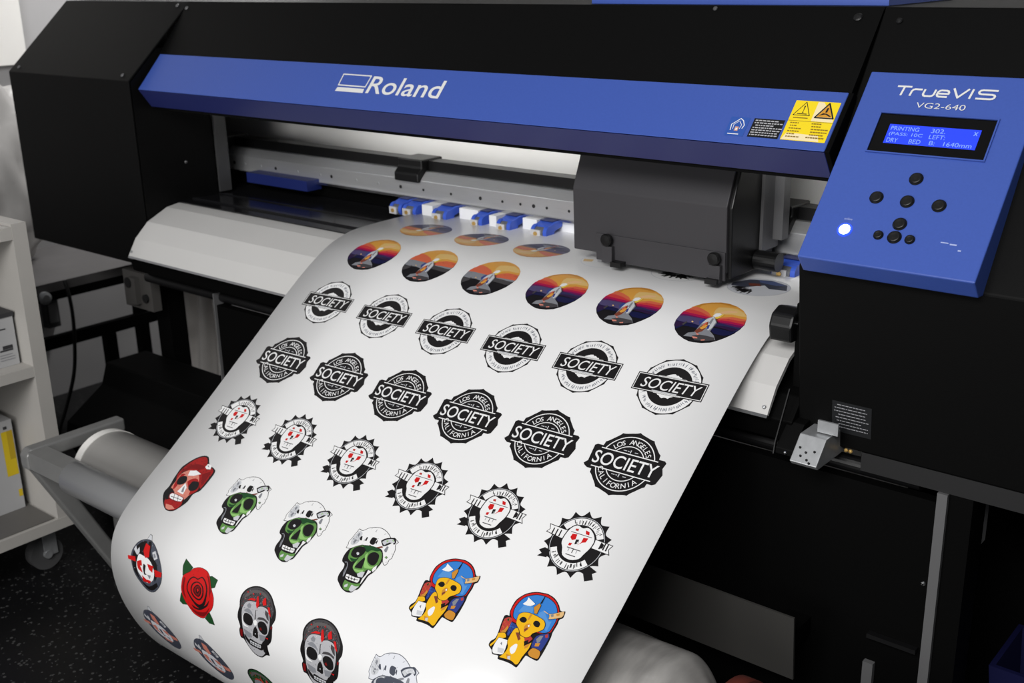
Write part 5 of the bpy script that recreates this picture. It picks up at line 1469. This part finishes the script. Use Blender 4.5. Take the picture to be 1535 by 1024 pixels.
# ================================================================== LEFT BACKGROUND
bench = thing('work_bench', (-3.24, 1.75, 0.0), 'low grey-topped bench with black rails between left wall and printer', 'bench')
finish('bench_top', box(-3.455, -3.020, 1.30, 1.86, 0.488, 0.514, 0.002), TABLE, bench)
finish('top_rail', boxes([(-3.044, -3.0215, 1.31, 1.85, 0.462, 0.4878)], 0.001), BLACKD, bench)
finish('lower_rail', boxes([(-3.044, -3.0215, 1.31, 1.915, 0.320, 0.355)], 0.001), BLACKD, bench)
for x in (-3.045,):
    for y in (1.32, 1.838):
        finish('leg', box(x - 0.016, x + 0.016, y - 0.016, y + 0.016, 0.0, 0.4878, 0.002), BLACKD, bench)
finish('middle_post', box(-3.046, -3.020, 1.700, 1.735, 0.0, 0.3198, 0.001), BLACKD, bench)
finish('corner_knob', lathe((-3.020, 1.525, 0.478), (1, 0, 0), [(0, 0.010), (0.006, 0.018), (0.016, 0.018), (0.020, 0.010)], 18), STEEL, bench)

t = finish('power_socket_box', box(-3.489, -3.455, 1.750, 1.792, 0.245, 0.340, 0.004), CARDD)
tag(t, 'small dark socket box low on the left wall behind the bench rail', 'socket box')
finish('cover_plate', box(-3.4548, -3.452, 1.756, 1.786, 0.262, 0.325, 0.001), mat('grey_plate', (90, 90, 92), 0.5), t)
bm = bmesh.new()
add_tube(bm, smooth_path([(-3.010, 1.590, 0.5165), (-2.998, 1.592, 0.47), (-2.998, 1.592, 0.38), (-3.0, 1.575, 0.25), (-3.0, 1.535, 0.15), (-3.0, 1.505, 0.09), (-3.01, 1.49, 0.02), (-3.05, 1.48, 0.006)], 8), 0.0055, 10)
t = finish('cable', bm, BLACKP, smooth=True)
tag(t, 'black cable hanging down from the bench edge to the floor', 'cable')

def lump(cx, cy, cz, rx, ry, rz, seed, amp=0.18, nu=40, nv=26):
    rr = random.Random(seed)
    W = [(rr.uniform(-11, 11), rr.uniform(-11, 11), rr.uniform(-11, 11), rr.uniform(0, 6), rr.uniform(0.4, 1)) for _ in range(14)]
    bm = bmesh.new()
    rows = []
    for j in range(1, nv):
        th = PI * j / nv
        row = []
        for i in range(nu):
            a = 2 * PI * i / nu
            d = Vector((math.sin(th) * math.cos(a), math.sin(th) * math.sin(a), math.cos(th)))
            k = 1 + amp * sum(w[4] * math.sin(w[0] * d.x + w[1] * d.y + w[2] * d.z + w[3]) for w in W) / 5
            z = cz + d.z * rz * k
            row.append(bm.verts.new((cx + d.x * rx * k, cy + d.y * ry * k, max(z, cz - rz * 0.92))))
        rows.append(row)
    for a_, b_ in zip(rows, rows[1:]):
        for i in range(nu):
            j = (i + 1) % nu
            bm.faces.new((a_[i], b_[i], b_[j], a_[j]))
    bm.faces.new(list(reversed(rows[0]))); bm.faces.new(rows[-1])
    return bm
t = finish('wrapped_bundle', lump(-3.31, 1.56, 0.780, 0.115, 0.185, 0.29, 5, 0.16), WRAP, smooth=True)
tag(t, 'crumpled pale plastic-wrapped bundle on the bench behind the rolling shelf', 'bundle')

# pale sheet hanging behind the printer stand
def hanging_sheet():
    bm = bmesh.new()
    nx, nz = 28, 24
    F = []; Bk = []
    for j in range(nz + 1):
        t = j / nz
        z = 0.62 * (1 - t) + 0.004
        half = 0.075 + 0.075 * t ** 1.6
        cx = -3.142 + 0.005 * t
        fr = []; bk = []
        for i in range(nx + 1):
            s_ = i / nx * 2 - 1
            y = 2.12 + 0.022 * math.sin(9 * s_ + 1.5 * t) + 0.012 * math.sin(17 * s_ + 4 * t) - 0.06 * t * t
            fr.append(bm.verts.new((cx + s_ * half, y, z))); bk.append(bm.verts.new((cx + s_ * half, y + 0.004, z)))
        F.append(fr); Bk.append(bk)
    for j in range(nz):
        for i in range(nx):
            bm.faces.new((F[j][i], F[j + 1][i], F[j + 1][i + 1], F[j][i + 1]))
            bm.faces.new((Bk[j][i], Bk[j][i + 1], Bk[j + 1][i + 1], Bk[j + 1][i]))
        bm.faces.new((F[j][0], Bk[j][0], Bk[j + 1][0], F[j + 1][0])); bm.faces.new((F[j][nx], F[j + 1][nx], Bk[j + 1][nx], Bk[j][nx]))
    for i in range(nx):
        bm.faces.new((F[0][i], F[0][i + 1], Bk[0][i + 1], Bk[0][i])); bm.faces.new((F[nz][i], Bk[nz][i], Bk[nz][i + 1], F[nz][i + 1]))
    return bm
t = finish('hanging_cloth', hanging_sheet(), CLOTH, smooth=True)
tag(t, 'pale rumpled cloth hanging behind the left end of the printer stand', 'cloth')

# right edge: blue bin in the dark beyond the stand
def bin_bm():
    bm = bmesh.new()
    x0, x1, y0, y1, z1 = -0.415, -0.05, 1.60, 1.745, 0.32
    a = [bm.verts.new(c) for c in ((x0 + .03, y0 + .03, 0.001), (x1 - .03, y0 + .03, 0.001), (x1 - .03, y1 - .03, 0.001), (x0 + .03, y1 - .03, 0.001))]
    b = [bm.verts.new(c) for c in ((x0, y0, z1), (x1, y0, z1), (x1, y1, z1), (x0, y1, z1))]
    c = [bm.verts.new(q) for q in ((x0 + .008, y0 + .008, z1), (x1 - .008, y0 + .008, z1), (x1 - .008, y1 - .008, z1), (x0 + .008, y1 - .008, z1))]
    d = [bm.verts.new(q) for q in ((x0 + .036, y0 + .036, 0.012), (x1 - .036, y0 + .036, 0.012), (x1 - .036, y1 - .036, 0.012), (x0 + .036, y1 - .036, 0.012))]
    bm.faces.new(list(reversed(a))); bm.faces.new(d)
    for i in range(4):
        j = (i + 1) % 4
        bm.faces.new((a[i], a[j], b[j], b[i])); bm.faces.new((b[i], b[j], c[j], c[i])); bm.faces.new((c[i], c[j], d[j], d[i]))
    return bm
t = finish('storage_bin', bin_bm(), mat('dark_blue_bin', (16, 18, 56), 0.6, spec=0.2))
tag(t, 'dark blue bin on the floor in the shadow right of the stand leg', 'bin')
